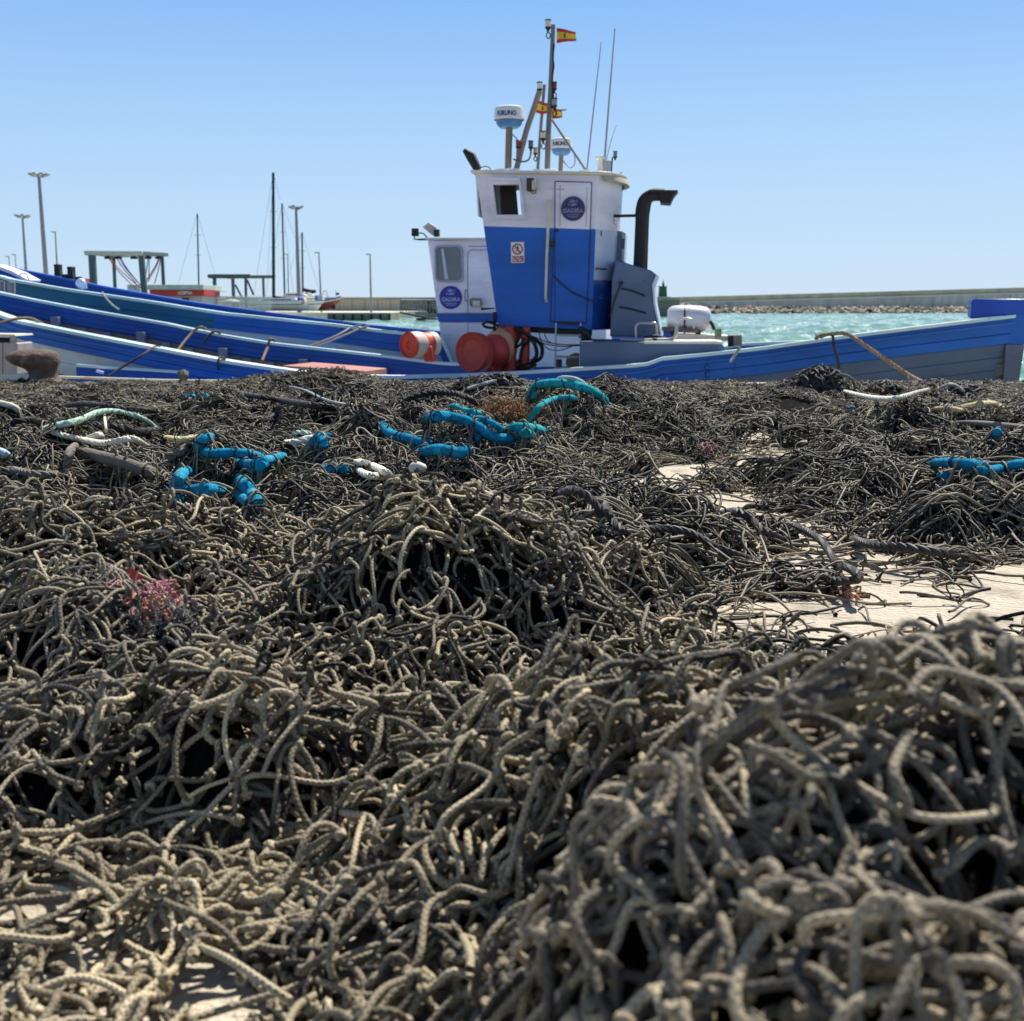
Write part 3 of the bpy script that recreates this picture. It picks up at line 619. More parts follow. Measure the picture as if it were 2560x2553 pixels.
h2 = hoist('smaller dark travel hoist behind the fence, beside the thick black yacht mast', 175,
      [(536, 690, 537, -3, 8), (582, 696, 584, 8, 8), (614, 692, 614, -3, 6), (658, 696, 659, 8, 6)],
      [(522, 691, 626, 691, -3, -3, 10, steel), (575, 693, 688, 692, 8, 8, 8, steel), (524, 690, 582, 695, -3, 8, 6, steel)])
mb = MB(); mb.bar(P(618, 700, 172), P(634, 738, 172), .25); mb.bar(P(588, 712, 182), P(604, 742, 182), .25); mb.build('brace', steel, h2)

# --- fuel kiosk with the red fascia
kY = 128.; kz = P(400, 783, 128)[2]
ks = empty('fuel_kiosk', 'fuel kiosk with red fascia lettered in white and a pale flat roof', 'kiosk')
redm = mat('fascia_red', srgb(196, 52, 46), .5, var=.06); roofm = mat('kiosk_roof', srgb(188, 192, 180), .7); whm = mat('white_render', srgb(214, 210, 204), .8)
def slab(nm, m, xa, xb, ya, yb, Y, th, par, bev=.03): mb = MB(); mb.prism([P(xa, yb, Y), P(xb, yb, Y), P(xb, ya, Y), P(xa, ya, Y)], (0, th, 0)); return mb.build(nm, m, par, bevel=bev)
slab('wall', whm, 378, 506, 739, 778, kY + 1, 6, ks); slab('fascia', redm, 374, 510, 724.5, 740, kY + .2, 7, ks); slab('roof', roofm, 368, 508, 712, 724.4, kY - .2, 8, ks)
vs, fs = text_mesh('CEPSA', .46, P(465, 732.5, kY + .15), (1, 0, 0), (0, 0, 1), .01, .012); mb = MB(); mb.add(vs, fs); mb.build('lettering', mat('sign_white', srgb(236, 232, 226), .6), ks)
mb = MB(); mb.tube([P(447, 732.5, kY + .15) + (.16 * math.cos(a) * (1 if i % 2 else .45), 0, .16 * math.sin(a) * (1 if i % 2 else .45)) for i, a in enumerate(np.linspace(0, 2 * math.pi, 9))], .03, 5); mb.build('emblem', MATS['sign_white'], ks)
slab('window', mat('dark_glass', srgb(50, 58, 62), .15), 455, 472, 744, 752, kY + .9, .2, ks)
slab('canopy', roofm, 500, 548, 727, 729, kY + 5, 4, ks)
o = slab('equipment_cabin', redm, 190, 210, 696, 716, 150, 4, None); tag(o, 'small red cabin roof left of the larger boat hoist', 'cabin')
o = slab('equipment_cabin', whm, 318, 350, 712, 735, 150, 4, None); tag(o, 'small white cabin with railings under the larger boat hoist', 'cabin')
# white fence
wf = mat('fence_white', srgb(216, 222, 214), .6)
fe = empty('fence', 'white picket railing running right from the fuel kiosk', 'fence')
mb = MB()
for i in range(66):
    px = 508 + i * 2.6; p_ = P(px, 758, 135); mb.bar(p_ + (0, 0, -.9), P(px, 740, 135), .045)
mb.build('picket', wf, fe); fe.children[0]['kind'] = 'stuff'
mb = MB(); mb.bar(P(505, 741, 135), P(680, 746, 135), .08); mb.bar(P(505, 757, 135), P(680, 757, 135), .08); mb.build('rail', wf, fe)
# things on the quay: dinghies, blocks
for i, (xa, xb, y0, y1, c_, lb) in enumerate([(560, 600, 748, 757, (214, 216, 214), 'white upturned dinghy behind the fence'), (530, 548, 728, 738, (150, 160, 150), 'green-grey covered tender on a trailer right of the fuel kiosk'),
        (756, 768, 744, 762, (198, 184, 160), 'beige crate stack between the yachts and the red-hulled boat'), (744, 757, 740, 752, (36, 84, 170), 'blue tarpaulined bundle beside the red-hulled boat')]):
    mb = MB(); a, b = P(xa, y1, 175), P(xb, y1, 175); h = P(xa, y0, 175)[2] - a[2]; rows = []
    for k in range(9):
        t = k / 8; w_ = .9 * math.sin(math.pi * (t * .8 + .1)); x = a[0] + (b[0] - a[0]) * t
        rows.append([(x, 175 + w_ * math.cos(u), a[2] + h * (.35 + .65 * math.sin(math.pi * (t * .8 + .1))) * math.sin(u) + .0) for u in np.linspace(0, math.pi, 9)])
    mb.grid(rows); o = mb.build(['dinghy', 'tender', 'crate_stack', 'tarpaulin_bundle'][i], mat('misc%d' % i, srgb(*c_), .7)); tag(o, lb, ['dinghy', 'tender', 'crates', 'bundle'][i])

# --- yachts ashore / afloat
def yacht(label, Y, hull_px, mast, boom=None, stays=(), colm=(40, 44, 54), hullc=(226, 228, 226), cabin=True, mw=5, trim=(40, 70, 84)):
    o = empty('sailing_yacht', label, 'yacht', 'sailing yachts in the boatyard')
    mm = mat('mast_%d_%d_%d' % colm, srgb(*colm), .45, metal=.2); hm = mat('yacht_%d_%d_%d' % hullc, srgb(*hullc), .35)
    xa, xb, yt, yb = hull_px; a, b = P(xa, yb, Y), P(xb, yb, Y); H_ = P(xa, yt, Y)[2] - a[2]; L_ = b[0] - a[0]; rows = []
    for k in range(13):
        t = k / 12; w_ = 1.7 * min(1, .55 + 1.2 * t) * (1 - max(0, (t - .45) / .55) ** 2.2); x = a[0] + L_ * (t + .06 * t * t); sh = H_ * (1 + .22 * (t - .3) ** 2)
        rows.append([(x - L_ * .10 * (1 - u) * t, Y + w_ * s_ * math.sin(u * math.pi / 2) ** .6, a[2] + sh * u - .0) for s_, u in [(-1, 1), (-1, .7), (-1, .35), (-1, 0.01), (1, 0.01), (1, .35), (1, .7), (1, 1)]])
    mb = MB(); mb.grid(rows); mb.add([rows[0][i] for i in range(8)], [tuple(range(8))]); mb.build('hull', hm, o)
    mb = MB(); mb.add([r[0] for r in rows] + [r[-1] for r in rows], [(i, i + 1, 13 + i + 1, 13 + i) for i in range(12)]); mb.build('deck', hm, o)
    mb = MB(); mb.tube([np.array(r[1]) + (0, -.03, 0) for r in rows], .06, 6); mb.build('stripe', mat('trim_%d' % trim[0], srgb(*trim), .5), o)
    if cabin:
        mb = MB(); c0, c1 = a[0] + L_ * .25, a[0] + L_ * .7; z = a[2] + H_
        mb.prism([(c0, Y - .8, z), (c1 + .8, Y - .8, z), (c1, Y - .8, z + .5), (c0, Y - .8, z + .55)], (0, 1.6, 0)); mb.build('coachroof', hm, o, bevel=.08)
        mb = MB(); mb.box(((c0 + c1) / 2, Y - .81, z + .3), ((c1 - c0) * .8, .04, .16)); mb.build('window', MATS['dark_glass'], o)
    t, f = P(mast[0], mast[1], Y), P(mast[2], mast[3], Y); r = mw * Y / F / 2
    mb = MB(); mb.tube([f, t], [r, r * .8], 8); mb.build('mast', mm, o)
    mb = MB()
    for fr in (.42, .7):
        m_ = f + (t - f) * fr; mb.bar(m_ + (-.45, 0, 0), m_ + (.45, 0, 0), .06)
    mb.build('spreader', mm, o)
    for (x, y) in stays:
        s = MB(); s.tube([t, P(x, y, Y)], .022, 5); s.build('stay', mat('stay_wire', srgb(136, 142, 148), .5), o)
    if boom:
        (xa, ya), (xb, yb) = boom; s = MB(); p, q_ = P(xa, ya, Y), P(xb, yb, Y)
        s.tube([p + (q_ - p) * k / 8 + (0, 0, -.25 * math.sin(math.pi * k / 8)) for k in range(9)], [.12 + .22 * math.sin(math.pi * (k + .8) / 10) for k in range(9)], 8); s.build('sail_cover', mat('sail_cover_dark', srgb(42, 46, 44), .9), o)
yacht('yacht behind the fuel kiosk, slim mast with long slack stays', 180, (455, 560, 745, 762), (493, 534, 497, 712), None, ((446, 708), (540, 695)), (52, 60, 66), (214, 214, 206), True, 4)
yacht('yacht with the thickest tall black mast and dark sail cover, by the quay edge', 176, (600, 800, 755, 778), (683, 432, 684, 752), ((686, 742), (735, 748)), ((634, 738), (668, 700), (700, 500)), (24, 24, 32), (206, 216, 214), True, 8)
yacht('yacht with a grey-brown tall mast right of the thick black one', 186, (690, 790, 742, 766), (705, 509, 712, 745), None, ((664, 740), (740, 600), (735, 740)), (92, 92, 98), (226, 224, 218), True, 5)
yacht('yacht with a shorter dark green mast and a furled dark boom, by the red-hulled boat', 190, (700, 810, 740, 770), (755, 581, 757, 735), ((757, 722), (790, 728)), ((716, 706), (745, 600), (800, 735)), (40, 62, 60), (232, 232, 228), True, 5)
# grey pole boom between masts
# --- red-hulled fishing boat on the hard
rb = empty('moored_trawler', 'small boat ashore with red-brown bottom, blue and white topsides and white wheelhouse', 'boat'); Yr = 178.
prof = [(770, 752, 757, 775), (790, 753, 757, 776), (810, 751, 755, 776), (830, 747, 751, 771), (843, 743, 748, 760), (852, 740, 745, 748)]
def hullband(nm, m, ia, ib, off, wd):
    mb = MB(); rows = []
    for k, pr in enumerate(prof):
        w_ = wd * (1 - (k / 5.3) ** 2); rows.append([P(pr[0], pr[ia], Yr) + (0, -w_ - off, 0), P(pr[0], pr[ib], Yr) + (0, (-w_ if ib != 3 else -w_ * .3) - off, 0), P(pr[0], pr[ib], Yr) + (0, w_ * .3, 0), P(pr[0], pr[ia], Yr) + (0, w_, 0)])
    mb.grid(rows); return mb.build(nm, m, rb)
hullband('hull', mat('antifouling', srgb(122, 58, 52), .7), 2, 3, 0, 1.5)
hullband('topsides', mat('topside_blue', srgb(40, 92, 168), .5), 1, 2, .03, 1.5)
mb = MB(); mb.tube([P(a_[0], a_[2] + .6, Yr) + (0, -1.5 * (1 - (k / 5.3) ** 2) - .06, 0) for k, a_ in enumerate(prof)], .08, 6); mb.build('white_stripe', wf, rb)
slab('wheelhouse', whm, 786, 806, 738, 753, Yr, 1.8, rb); slab('window', MATS['dark_glass'], 789, 793, 741, 749, Yr - .05, .1, rb)
mb = MB(); mb.tube([P(800, 738, Yr), P(800, 722, Yr)], .06); mb.tube(spline([P(806, 738, Yr), P(812, 726, Yr), P(818, 734, Yr), P(820, 745, Yr)]), .05, 6); mb.build('rigging', galv, rb)
slab('flag', mat('flag_dark', srgb(60, 60, 62), .8), 839, 848, 732, 738, Yr, .05, rb, 0); mb = MB(); mb.tube([P(840, 742, Yr), P(839, 724, Yr)], .03); mb.build('staff', galv, rb)
mb = MB(); mb.cyl(P(836, 768, Yr) + (0, -1.2, 0), P(836, 768, Yr) + (0, -.9, 0), .34); mb.build('wheel', darkm, rb)
# --- forklift
fk = empty('forklift', 'dark forklift truck parked by the beige wall on the far quay', 'forklift'); Yf = 176.
dk = mat('forklift_dark', srgb(46, 44, 44), .6)
slab('body', dk, 1073, 1090, 770, 779, Yf, 1.6, fk, .1); slab('mast', dk, 1068, 1071.5, 752, 780, Yf, 1.2, fk)
for x in (1074, 1083): mb = MB(); mb.bar(P(x, 771, Yf), P(x - (x < 1080) * 1.5, 754, Yf), .12); mb.build('cab_post', dk, fk)
mb = MB(); mb.prism([P(1072, 754, Yf), P(1085, 754, Yf), P(1085, 752.5, Yf), P(1072, 752.5, Yf)], (0, 1.4, 0)); mb.build('cab_roof', dk, fk)
for x in (1075, 1087): mb = MB(); mb.cyl(P(x, 778, Yf) + (0, -.15, 0), P(x, 778, Yf) + (0, .2, 0), .36); mb.build('wheel', darkm, fk)
o = slab('shed', whm, 668, 790, 745, 772, 200, 5, None); tag(o, 'low white shed behind the yacht hulls', 'shed')
# ------------------------------------------------------------------ wooden boats
def paint(name, col, rough=.45, chip=None, amt=.5, plank=0., seam=.6, second=None, spec=.45):
    """brushed boat paint: planks (from the mesh's v coordinate), weather streaks, chipped spots"""
    m = bpy.data.materials.new(name); m.use_nodes = True; t = m.node_tree; n = t.nodes; L = t.links
    b = n['Principled BSDF']; b.inputs['Roughness'].default_value = rough; b.inputs['Specular IOR Level'].default_value = spec
    tc = n.new('ShaderNodeTexCoord')
    def noise(sc, st=(1, 1, 1), det=6, ro=.6):
        mp = n.new('ShaderNodeMapping'); mp.inputs[3].default_value = st; L.new(tc.outputs['Object'], mp.inputs[0])
        z = n.new('ShaderNodeTexNoise'); z.inputs['Scale'].default_value = sc; z.inputs['Detail'].default_value = det; z.inputs['Roughness'].default_value = ro; L.new(mp.outputs[0], z.inputs[0]); return z.outputs[0]
    def rng_(src, a, b_, c, d):
        r = n.new('ShaderNodeMapRange'); r.inputs[1].default_value = a; r.inputs[2].default_value = b_; r.inputs[3].default_value = c; r.inputs[4].default_value = d; L.new(src, r.inputs[0]); return r.outputs[0]
    def mixc(f, a, b_):
        x = n.new('ShaderNodeMix'); x.data_type = 'RGBA'; L.new(f, x.inputs[0])
        for i, v in ((6, a), (7, b_)):
            if isinstance(v, tuple): x.inputs[i].default_value = (*v, 1)
            else: L.new(v, x.inputs[i])
        return x.outputs[2]
    lo = tuple(c * .80 for c in col); hi = tuple(min(1, c * 1.15 + .004) for c in col)
    c = mixc(rng_(noise(1.3, (.5, .5, 1.6)), .35, .65, 0, 1), lo, hi)
    if second: c = mixc(rng_(noise(.55, (.5, 1, 2.2)), .50, .60, 0, .75), c, second)
    if chip:
        f = rng_(noise(3.2, (.6, .6, 1.5), 9, .72), .60, .66, 0, amt); c = mixc(f, c, chip)
    h = noise(9, (.35, 1, 3.), 5)
    bp = n.new('ShaderNodeBump'); bp.inputs['Strength'].default_value = .35; bp.inputs['Distance'].default_value = .01; L.new(h, bp.inputs['Height'])
    nout = bp.outputs[0]
    if plank:
        uv = n.new('ShaderNodeUVMap'); sx = n.new('ShaderNodeSeparateXYZ'); L.new(uv.outputs[0], sx.inputs[0])
        mu = n.new('ShaderNodeMath'); mu.operation = 'MULTIPLY'; mu.inputs[1].default_value = plank; L.new(sx.outputs[1], mu.inputs[0])
        fr = n.new('ShaderNodeMath'); fr.operation = 'FRACT'; L.new(mu.outputs[0], fr.inputs[0])
        s = rng_(fr.outputs[0], 0, .07, 1, 0)
        k = n.new('ShaderNodeMath'); k.operation = 'MULTIPLY'; k.inputs[1].default_value = seam; L.new(s, k.inputs[0])
        c = mixc(k.outputs[0], c, tuple(v * .12 for v in col))
        b2 = n.new('ShaderNodeBump'); b2.invert = True; b2.inputs['Strength'].default_value = .8; b2.inputs['Distance'].default_value = .02; L.new(s, b2.inputs['Height']); L.new(nout, b2.inputs['Normal']); nout = b2.outputs[0]
    L.new(c, b.inputs['Base Color']); L.new(nout, b.inputs['Normal']); MATS[name] = m; return m

BLUE = srgb(0, 92, 180); GREYB = srgb(84, 94, 124); CAP = srgb(160, 214, 226)
p_blue = paint('paint_blue', BLUE, .4, srgb(70, 84, 120), .35, plank=0)
p_blue_s = paint('paint_blue_strake', BLUE, .5, srgb(84, 84, 104), .5, plank=2, seam=.4)
p_grey = paint('paint_grey_planks', GREYB, .6, srgb(70, 80, 96), .6, plank=11, seam=.8)
p_white_h = paint('paint_white_planks', srgb(206, 208, 220), .5, srgb(150, 150, 160), .5, plank=10, seam=.35)
p_cap = paint('paint_rail_cap', srgb(196, 224, 228), .5, srgb(120, 190, 210), .8, second=srgb(232, 236, 230))
p_teal = paint('paint_teal_blue', srgb(0, 98, 138), .5, srgb(20, 76, 110), .5, plank=2, seam=.5)
p_in = paint('paint_inner_blue', srgb(6, 76, 160), .5, srgb(30, 60, 110), .5, plank=3, seam=.6)
p_dkin = paint('bare_inner_planking', srgb(112, 104, 98), .8, srgb(140, 90, 60), .4, plank=3, seam=.6)
p_frame = paint('paint_frame_grey', srgb(110, 120, 142), .6, srgb(90, 90, 90), .3)
p_white = paint('paint_white', srgb(238, 232, 238), .42, srgb(180, 172, 176), .35)
p_deck = paint('deck_grey', srgb(120, 126, 132), .8, srgb(90, 84, 78), .6)
p_case = paint('paint_casing_grey', srgb(92, 108, 134), .5, srgb(60, 72, 90), .4)
p_red = paint('paint_red', srgb(178, 58, 42), .5, srgb(120, 40, 30), .7)
p_orange = paint('paint_orange_red', srgb(206, 74, 46), .5, srgb(130, 60, 40), .6)
rust = mat('rust', srgb(98, 80, 68), .85, var=.35, vscale=12, bump=.6, bscale=40, stain=srgb(168, 140, 112), stain_amt=.8, stain_scale=5)
black = mat('black_hose', srgb(20, 20, 22), .5); steelg = mat('steel_tube', srgb(176, 178, 176), .35, metal=.5); aged = mat('aged_pole', srgb(140, 124, 108), .6, var=.15)
ALPHA = math.radians(8); UU = np.array([math.cos(ALPHA), -math.sin(ALPHA), 0.]); NN = np.array([math.sin(ALPHA), math.cos(ALPHA), 0.]); C0 = 16.5 * math.cos(ALPHA)
def Q(px, py, d=0.):                   # pixel on the vertical plane at distance d inboard of the near rail, parallel to the keel line
    r = ray(px, py); t = (C0 + d) / float(r @ NN); return np.array([0, 0, EYE]) + r * t
def zat(x, y, curve):                  # height that puts (x, y) on the traced curve
    z = .3
    for _ in range(12):
        px, _q = proj((x, y, z)); py = np.interp(px, [c[0] for c in curve], [c[1] for c in curve])
        r = ray(px, py); z = EYE + r[2] * y / r[1]
    return z

class Hull:
    def __init__(s, near, far, c, half, s0, s1, pw=2.4, n=60, mid=None):
        s.N, s.F = [], []; mid = (s0 + s1) / 2 if mid is None else mid
        for k in range(n + 1):
            t = s0 + (s1 - s0) * k / n; q = (t - mid) / ((s1 - mid) if t > mid else (mid - s0)); w = half * (1 - abs(q) ** pw); w = max(w, .04)
            b = UU * t + NN * c; a, f = b - NN * w, b + NN * w
            s.N.append(np.array([a[0], a[1], zat(a[0], a[1], near)])); s.F.append(np.array([f[0], f[1], zat(f[0], f[1], far)]))
        s.n = n; s.half = half
    def strip(s, name, m, side, offs, par, i0=0, i1=None, plank_uv=True, smooth=True):
        """offs: list of (inboard, down) or function k -> list; grid along the rail"""
        R = s.N if side > 0 else s.F; i1 = s.n if i1 is None else i1; rows = []
        for i in range(i0, i1 + 1):
            o = offs(i) if callable(offs) else offs; w = np.linalg.norm(s.F[i] - s.N[i]) / 2
            rows.append([R[i] + NN * side * min(a, w * (2 if len(o) == 2 and o[0][0] > .07 else .98)) + np.array([0, 0, -d]) for a, d in o])
        mb = MB(); mb.grid(rows, smooth); o = mb.build(name, m, par, sharp=50)
        uv = o.data.uv_layers.new(name='UVMap'); mm = len(rows[0]); dd = offs(i0) if callable(offs) else offs
        cum = [0]
        for a, b in zip(dd, dd[1:]): cum.append(cum[-1] + math.hypot(a[0] - b[0], a[1] - b[1]))
        tot = cum[-1]
        for lp in o.data.loops: uv.data[lp.index].uv = ((lp.vertex_index // mm) * .2, cum[lp.vertex_index % mm] / tot)
        return o

# ================================================================= boat with the blue wheelhouse
NEAR1 = [(-900, 600), (-200, 712), (-60, 764), (0, 785), (42, 800), (170, 826), (301, 851), (480, 885), (560, 900), (640, 912), (700, 921), (778, 931), (900, 937), (1000, 939), (1150, 935), (1303, 928),
         (1613, 908.5), (1622, 905), (1656, 893), (1750, 884), (1900, 868), (2107, 839), (2300, 815), (2502, 791), (2700, 768)]
FAR1 = [(-900, 560), (-200, 690), (0, 729), (90, 748), (256, 779), (421, 807), (480, 820), (560, 836), (685, 856), (987, 890), (1100, 905), (1250, 912), (1450, 908), (1650, 893), (1860, 857), (2015, 851), (2200, 832), (2502, 791), (2700, 768)]
H1 = Hull(NEAR1, FAR1, C0 + 2.05, 2.05, -14.5, 4.75, 2.6, 96, mid=-4.5)
b1 = empty('fishing_boat', 'wooden fishing boat with blue and white wheelhouse, blue and grey planked hull, nearest the quay', 'fishing boat')
def seg(xp):                           # rail index for a pixel column
    return min(range(H1.n + 1), key=lambda i: abs(proj(H1.N[i])[0] - xp))
def band1(i):
    x = proj(H1.N[i])[0]; return float(np.interp(x, [0, 400, 1000, 1600, 2107, 2502], [.27, .30, .30, .36, .38, .40]))
def low(i, a):
    b = band1(i); return [(a, b), (a + .05, b + .25), (a + .16, b + .5), (a + .4, b + .85), (a + .8, b + 1.25), (a + 1.3, b + 1.6)]
i_w = seg(1050)
H1.strip('hull', [p_white_h], 1, lambda i: low(i, .03), b1, 0, i_w); o = H1.strip('hull', [p_grey], 1, lambda i: low(i, .03), b1, i_w, H1.n); o['label'] = 'grey-blue planked forward hull'
H1.strip('hull', [p_grey], -1, lambda i: low(i, .03), b1)
H1.strip('sheer_strake', [p_blue_s], 1, lambda i: [(-.02, .03), (-.02, band1(i)), (.03, band1(i) + .012)], b1)
H1.strip('sheer_strake', [p_blue_s], -1, lambda i: [(-.02, .03), (-.02, band1(i)), (.03, band1(i) + .012)], b1)
capw = lambda i: .13 + .09 * (i < seg(850))
H1.strip('rail_cap', [p_cap], 1, lambda i: [(-.045, .045), (-.045, .0), (capw(i), .0), (capw(i), .045)], b1, smooth=False)
H1.strip('rail_cap', [p_cap], -1, lambda i: [(-.045, .045), (-.045, .0), (.12, .0), (.12, .045)], b1, smooth=False)
H1.strip('rubbing_strake', [p_blue], 1, [(-.05, .10), (-.05, .135), (-.02, .14)], b1, smooth=False)
H1.strip('bulwark', [p_in], -1, [(.10, .04), (.12, .30), (.15, .31)], b1); H1.strip('inner_planking', [p_dkin], -1, [(.13, .31), (.18, .85)], b1)
H1.strip('bulwark', [p_in], 1, [(.10, .04), (.12, .30), (.16, .8)], b1)
H1.strip('deck', [p_deck], 1, lambda i: [(.16, .66), (np.linalg.norm(H1.F[i] - H1.N[i]) - .1, .66)], b1)
# frames along the far bulwark
for px in range(80, 1100, 68):
    i = min(range(H1.n + 1), key=lambda i: abs(proj(H1.F[i])[0] - px)); w = .15
    big = (px - 80) % 204 == 68; top = H1.F[i] - NN * .17 + (0, 0, -.22 if big else -.33)
    mb = MB(); mb.prism([top - UU * w / 2, top + UU * w / 2, top + UU * w / 2 + (0, 0, -.6), top - UU * w / 2 + (0, 0, -.6)], -NN * (.12 if big else .05)); mb.build('frame', p_frame, b1, bevel=.01)
# stem
mb = MB(); pts = [Q(2430, 747, .0), Q(2434, 744, 0), Q(2640, 750, 0), Q(2620, 815, 0), Q(2502, 793, 0), Q(2431, 800, 0), Q(2427, 792, 0)]
ds = 2.05 - .09
stem_pts = [(2430, 753), (2436, 747.5), (2560, 748), (2640, 751), (2636, 778), (2502, 790), (2432, 797), (2427, 792)]
mb.prism([Q(x, y, ds - .02) for x, y in stem_pts], NN * .22); mb.build('stem_head', paint('paint_blue_bright', srgb(0, 72, 180), .35), b1, bevel=.02)
mb = MB(); mb.prism([Q(x, y, ds + .0) for x, y in [(2512, 780), (2600, 772), (2562, 862), (2514, 860)]], NN * .18); mb.build('stem_post', p_blue, b1, bevel=.01)
mb = MB(); mb.prism([Q(x, y, ds + .0) for x, y in [(2514, 860.5), (2562, 862.5), (2532, 1060), (2500, 1060)]], NN * .18); mb.build('forefoot', paint('paint_stem_grey', srgb(104, 104, 124), .6), b1, bevel=.01)
mb = MB(); mb.tube([Q(2540, 870, ds - .015), Q(2520, 1040, ds - .015)], .012, 6)
# draught marks
vs, fs = [], []
mk = MB()
for x, y in ((1768, 919), (1769, 937), (1835, 917), (1834, 930)):
    c = Q(x, y, .0); i = seg(x); c = Q(x, y, float((H1.N[i] @ NN) - C0) - .028)
    mk.tube([c + UU * .032 * math.cos(a) + np.array([0, 0, .04 * math.sin(a)]) for a in np.linspace(.5, 5.8 if x < 1800 else 4.2, 10)], .006, 5)
mk.build('painted_mark', mat('mark_dark', srgb(30, 40, 90), .6), b1).__setitem__('kind', 'stuff')
# pink hatch cover
hy = 1.35
mb = MB(); a = Q(700, 911, .75); hat = [Q(712, 910, .55), Q(905, 929, .55), Q(965, 922, 2.4), Q(778, 905, 2.4)]
for k_, (x, y) in enumerate([(705, 920), (905, 934), (966, 921), (778, 906)]):
    pass
z_h = Q(905, 926, .35)[2]; corners = [G(x, y, z_h) for x, y in ((706, 914), (912, 927.5), (966, 920.5), (782, 905.5))]
mb.prism(corners, (0, 0, -.12)); mb.build('hatch_cover', paint('paint_hatch_pink', srgb(180, 124, 110), .7, srgb(170, 120, 108), .6), b1, bevel=.01)
mb = MB(); mb.prism([c + (0, 0, -.122) for c in corners], (0, 0, -.35)); mb.build('hatch_coaming', p_red, b1)

# ---- wheelhouse (split: walls > panels)
D = 1.15; WD = 1.55
def face(nm, m, pts, par, d=D, th=.02, bev=0): mb = MB(); mb.prism([Q(x, y, d) for x, y in pts], NN * th); return mb.build(nm, m, par, bevel=bev)
tl, tr_, br_, bl = Q(1190, 434, D), Q(1495, 438, D), Q(1479, 825, D), Q(1245, 813, D)
zb1 = Q(1200, 566, D); zb2 = Q(1490, 576, D)
def wall_section(f):                   # footprint at fraction f (0 top, 1 bottom): near-left, near-right, bulged front, far-right, far-left
    L_ = tl + (bl - tl) * f; R_ = tr_ + (br_ - tr_) * f; bul = .32 * (1 - f * .12); pts = [L_, R_]
    for k in range(1, 10):
        u = k / 10; pts.append(R_ + NN * WD * u + UU * (bul * (math.sin(math.pi * min(1, u * 1.0)) ** .7)))
    pts += [R_ + NN * WD, L_ + NN * WD]; return pts
fb = float((tl[2] - zb1[2]) / (tl[2] - bl[2])); lv = [0, fb, fb + 1e-4, 1.]
rows = [wall_section(f) for f in (0, fb)]
def ringwall(nm, m, fa, fb_, par, n=6, hole=None, front=0, extra=None):
    mb = MB(); S_ = [wall_section(fa + (fb_ - fa) * k / n) for k in range(n + 1)]; mm = len(S_[0]); vs = [p for r in S_ for p in r]; fs = []
    for i in range(n):
        for j in range(mm):
            if j in (0, mm - 2) and hole: continue
            fs.append((i * mm + j, i * mm + (j + 1) % mm, (i + 1) * mm + (j + 1) % mm, (i + 1) * mm + j))
    mb.add(vs, fs, True)
    if extra: extra(mb)
    if front:
        mb.m = [0 if (k % mm) in (0, mm - 1, mm - 2) else (1 if (k // mm) < front else 2) for k in range(len(mb.f))]
    o = mb.build(nm, m, par, sharp=35); return o
fa = [wall_section(0)[-1], wall_section(0)[-2], wall_section(fb)[-2], wall_section(fb)[-1]]
def bil(u, v): return (fa[0] * (1 - u) + fa[1] * u) * (1 - v) + (fa[3] * (1 - u) + fa[2] * u) * v
def far_window(mb): mb.add(fa + [bil(.06, .12), bil(.72, .12), bil(.72, .82), bil(.06, .82)], [(0, 1, 5, 4), (1, 2, 6, 5), (2, 3, 7, 6), (3, 0, 4, 7)])
wh = ringwall('wheelhouse', [p_white], 0, fb, b1, n=1, hole=True, extra=far_window)
bluefront = paint('paint_blue_wheelhouse', srgb(0, 92, 186), .34, srgb(40, 96, 160), .45)
pfl = paint('paint_front_sunlit', srgb(196, 208, 226), .28, srgb(120, 150, 200), .6); pfs = paint('paint_front_streaked', srgb(24, 84, 168), .3, srgb(170, 176, 160), .8, second=srgb(150, 160, 150))  # pale front has its sunlit brightness put into the colour; streaks are stains
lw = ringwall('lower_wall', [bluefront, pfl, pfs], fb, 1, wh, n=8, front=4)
# near white wall with the window opening left open
win = [(1232, 462), (1297, 461), (1304, 537), (1241, 537)]
mb = MB(); W_ = [Q(x, y, D) for x, y in win]
o4 = [tl, tr_, tl + (br_ - tr_) * 0, zb1]
TLn, TRn = tl, tr_; BLn = wall_section(fb)[0]; BRn = wall_section(fb)[1]
vs = [TLn, TRn, BRn, BLn] + W_; mb.add(vs, [(0, 1, 5, 4), (1, 2, 6, 5), (2, 3, 7, 6), (3, 0, 4, 7)]); mb.build('near_wall', [p_white], wh)
# window reveal, frame, far window & interior
mb = MB()
fo = [(1219, 449), (1301, 448), (1315, 549), (1231, 548)]
for a, b in zip(range(4), (1, 2, 3, 0)):
    A_, B_, C_, D_ = Q(*fo[a], D - .03), Q(*fo[b], D - .03), Q(*win[b], D - .03), Q(*win[a], D - .03)
    mb.add([A_, B_, C_, D_, A_ + NN * .03, B_ + NN * .03, C_ + NN * .12, D_ + NN * .12], [(0, 1, 2, 3), (0, 4, 5, 1), (3, 2, 6, 7)])
mb.build('window_frame', p_white, wh)
mb = MB(); mb.bar(Q(1218, 447, D - .05), Q(1300, 449.5, D - .05), .05, .035); mb.build('window_drip', p_white, wh)
dkint = mat('cabin_interior', srgb(120, 108, 92), .8, var=.2, vscale=3)
mb = MB(); mb.prism([Q(x, y, D + .75) for x, y in ((1249, 455), (1288, 455), (1297, 560), (1254, 560))], NN * .05); mb.build('cabin_locker', dkint, wh)
mb = MB(); mb.prism([Q(x, y, D + .35) for x, y in ((1228, 440), (1236, 440), (1246, 560), (1238, 560))], NN * .02); mb.build('window_post', mat('post_dark', srgb(40, 62, 110), .4), wh)
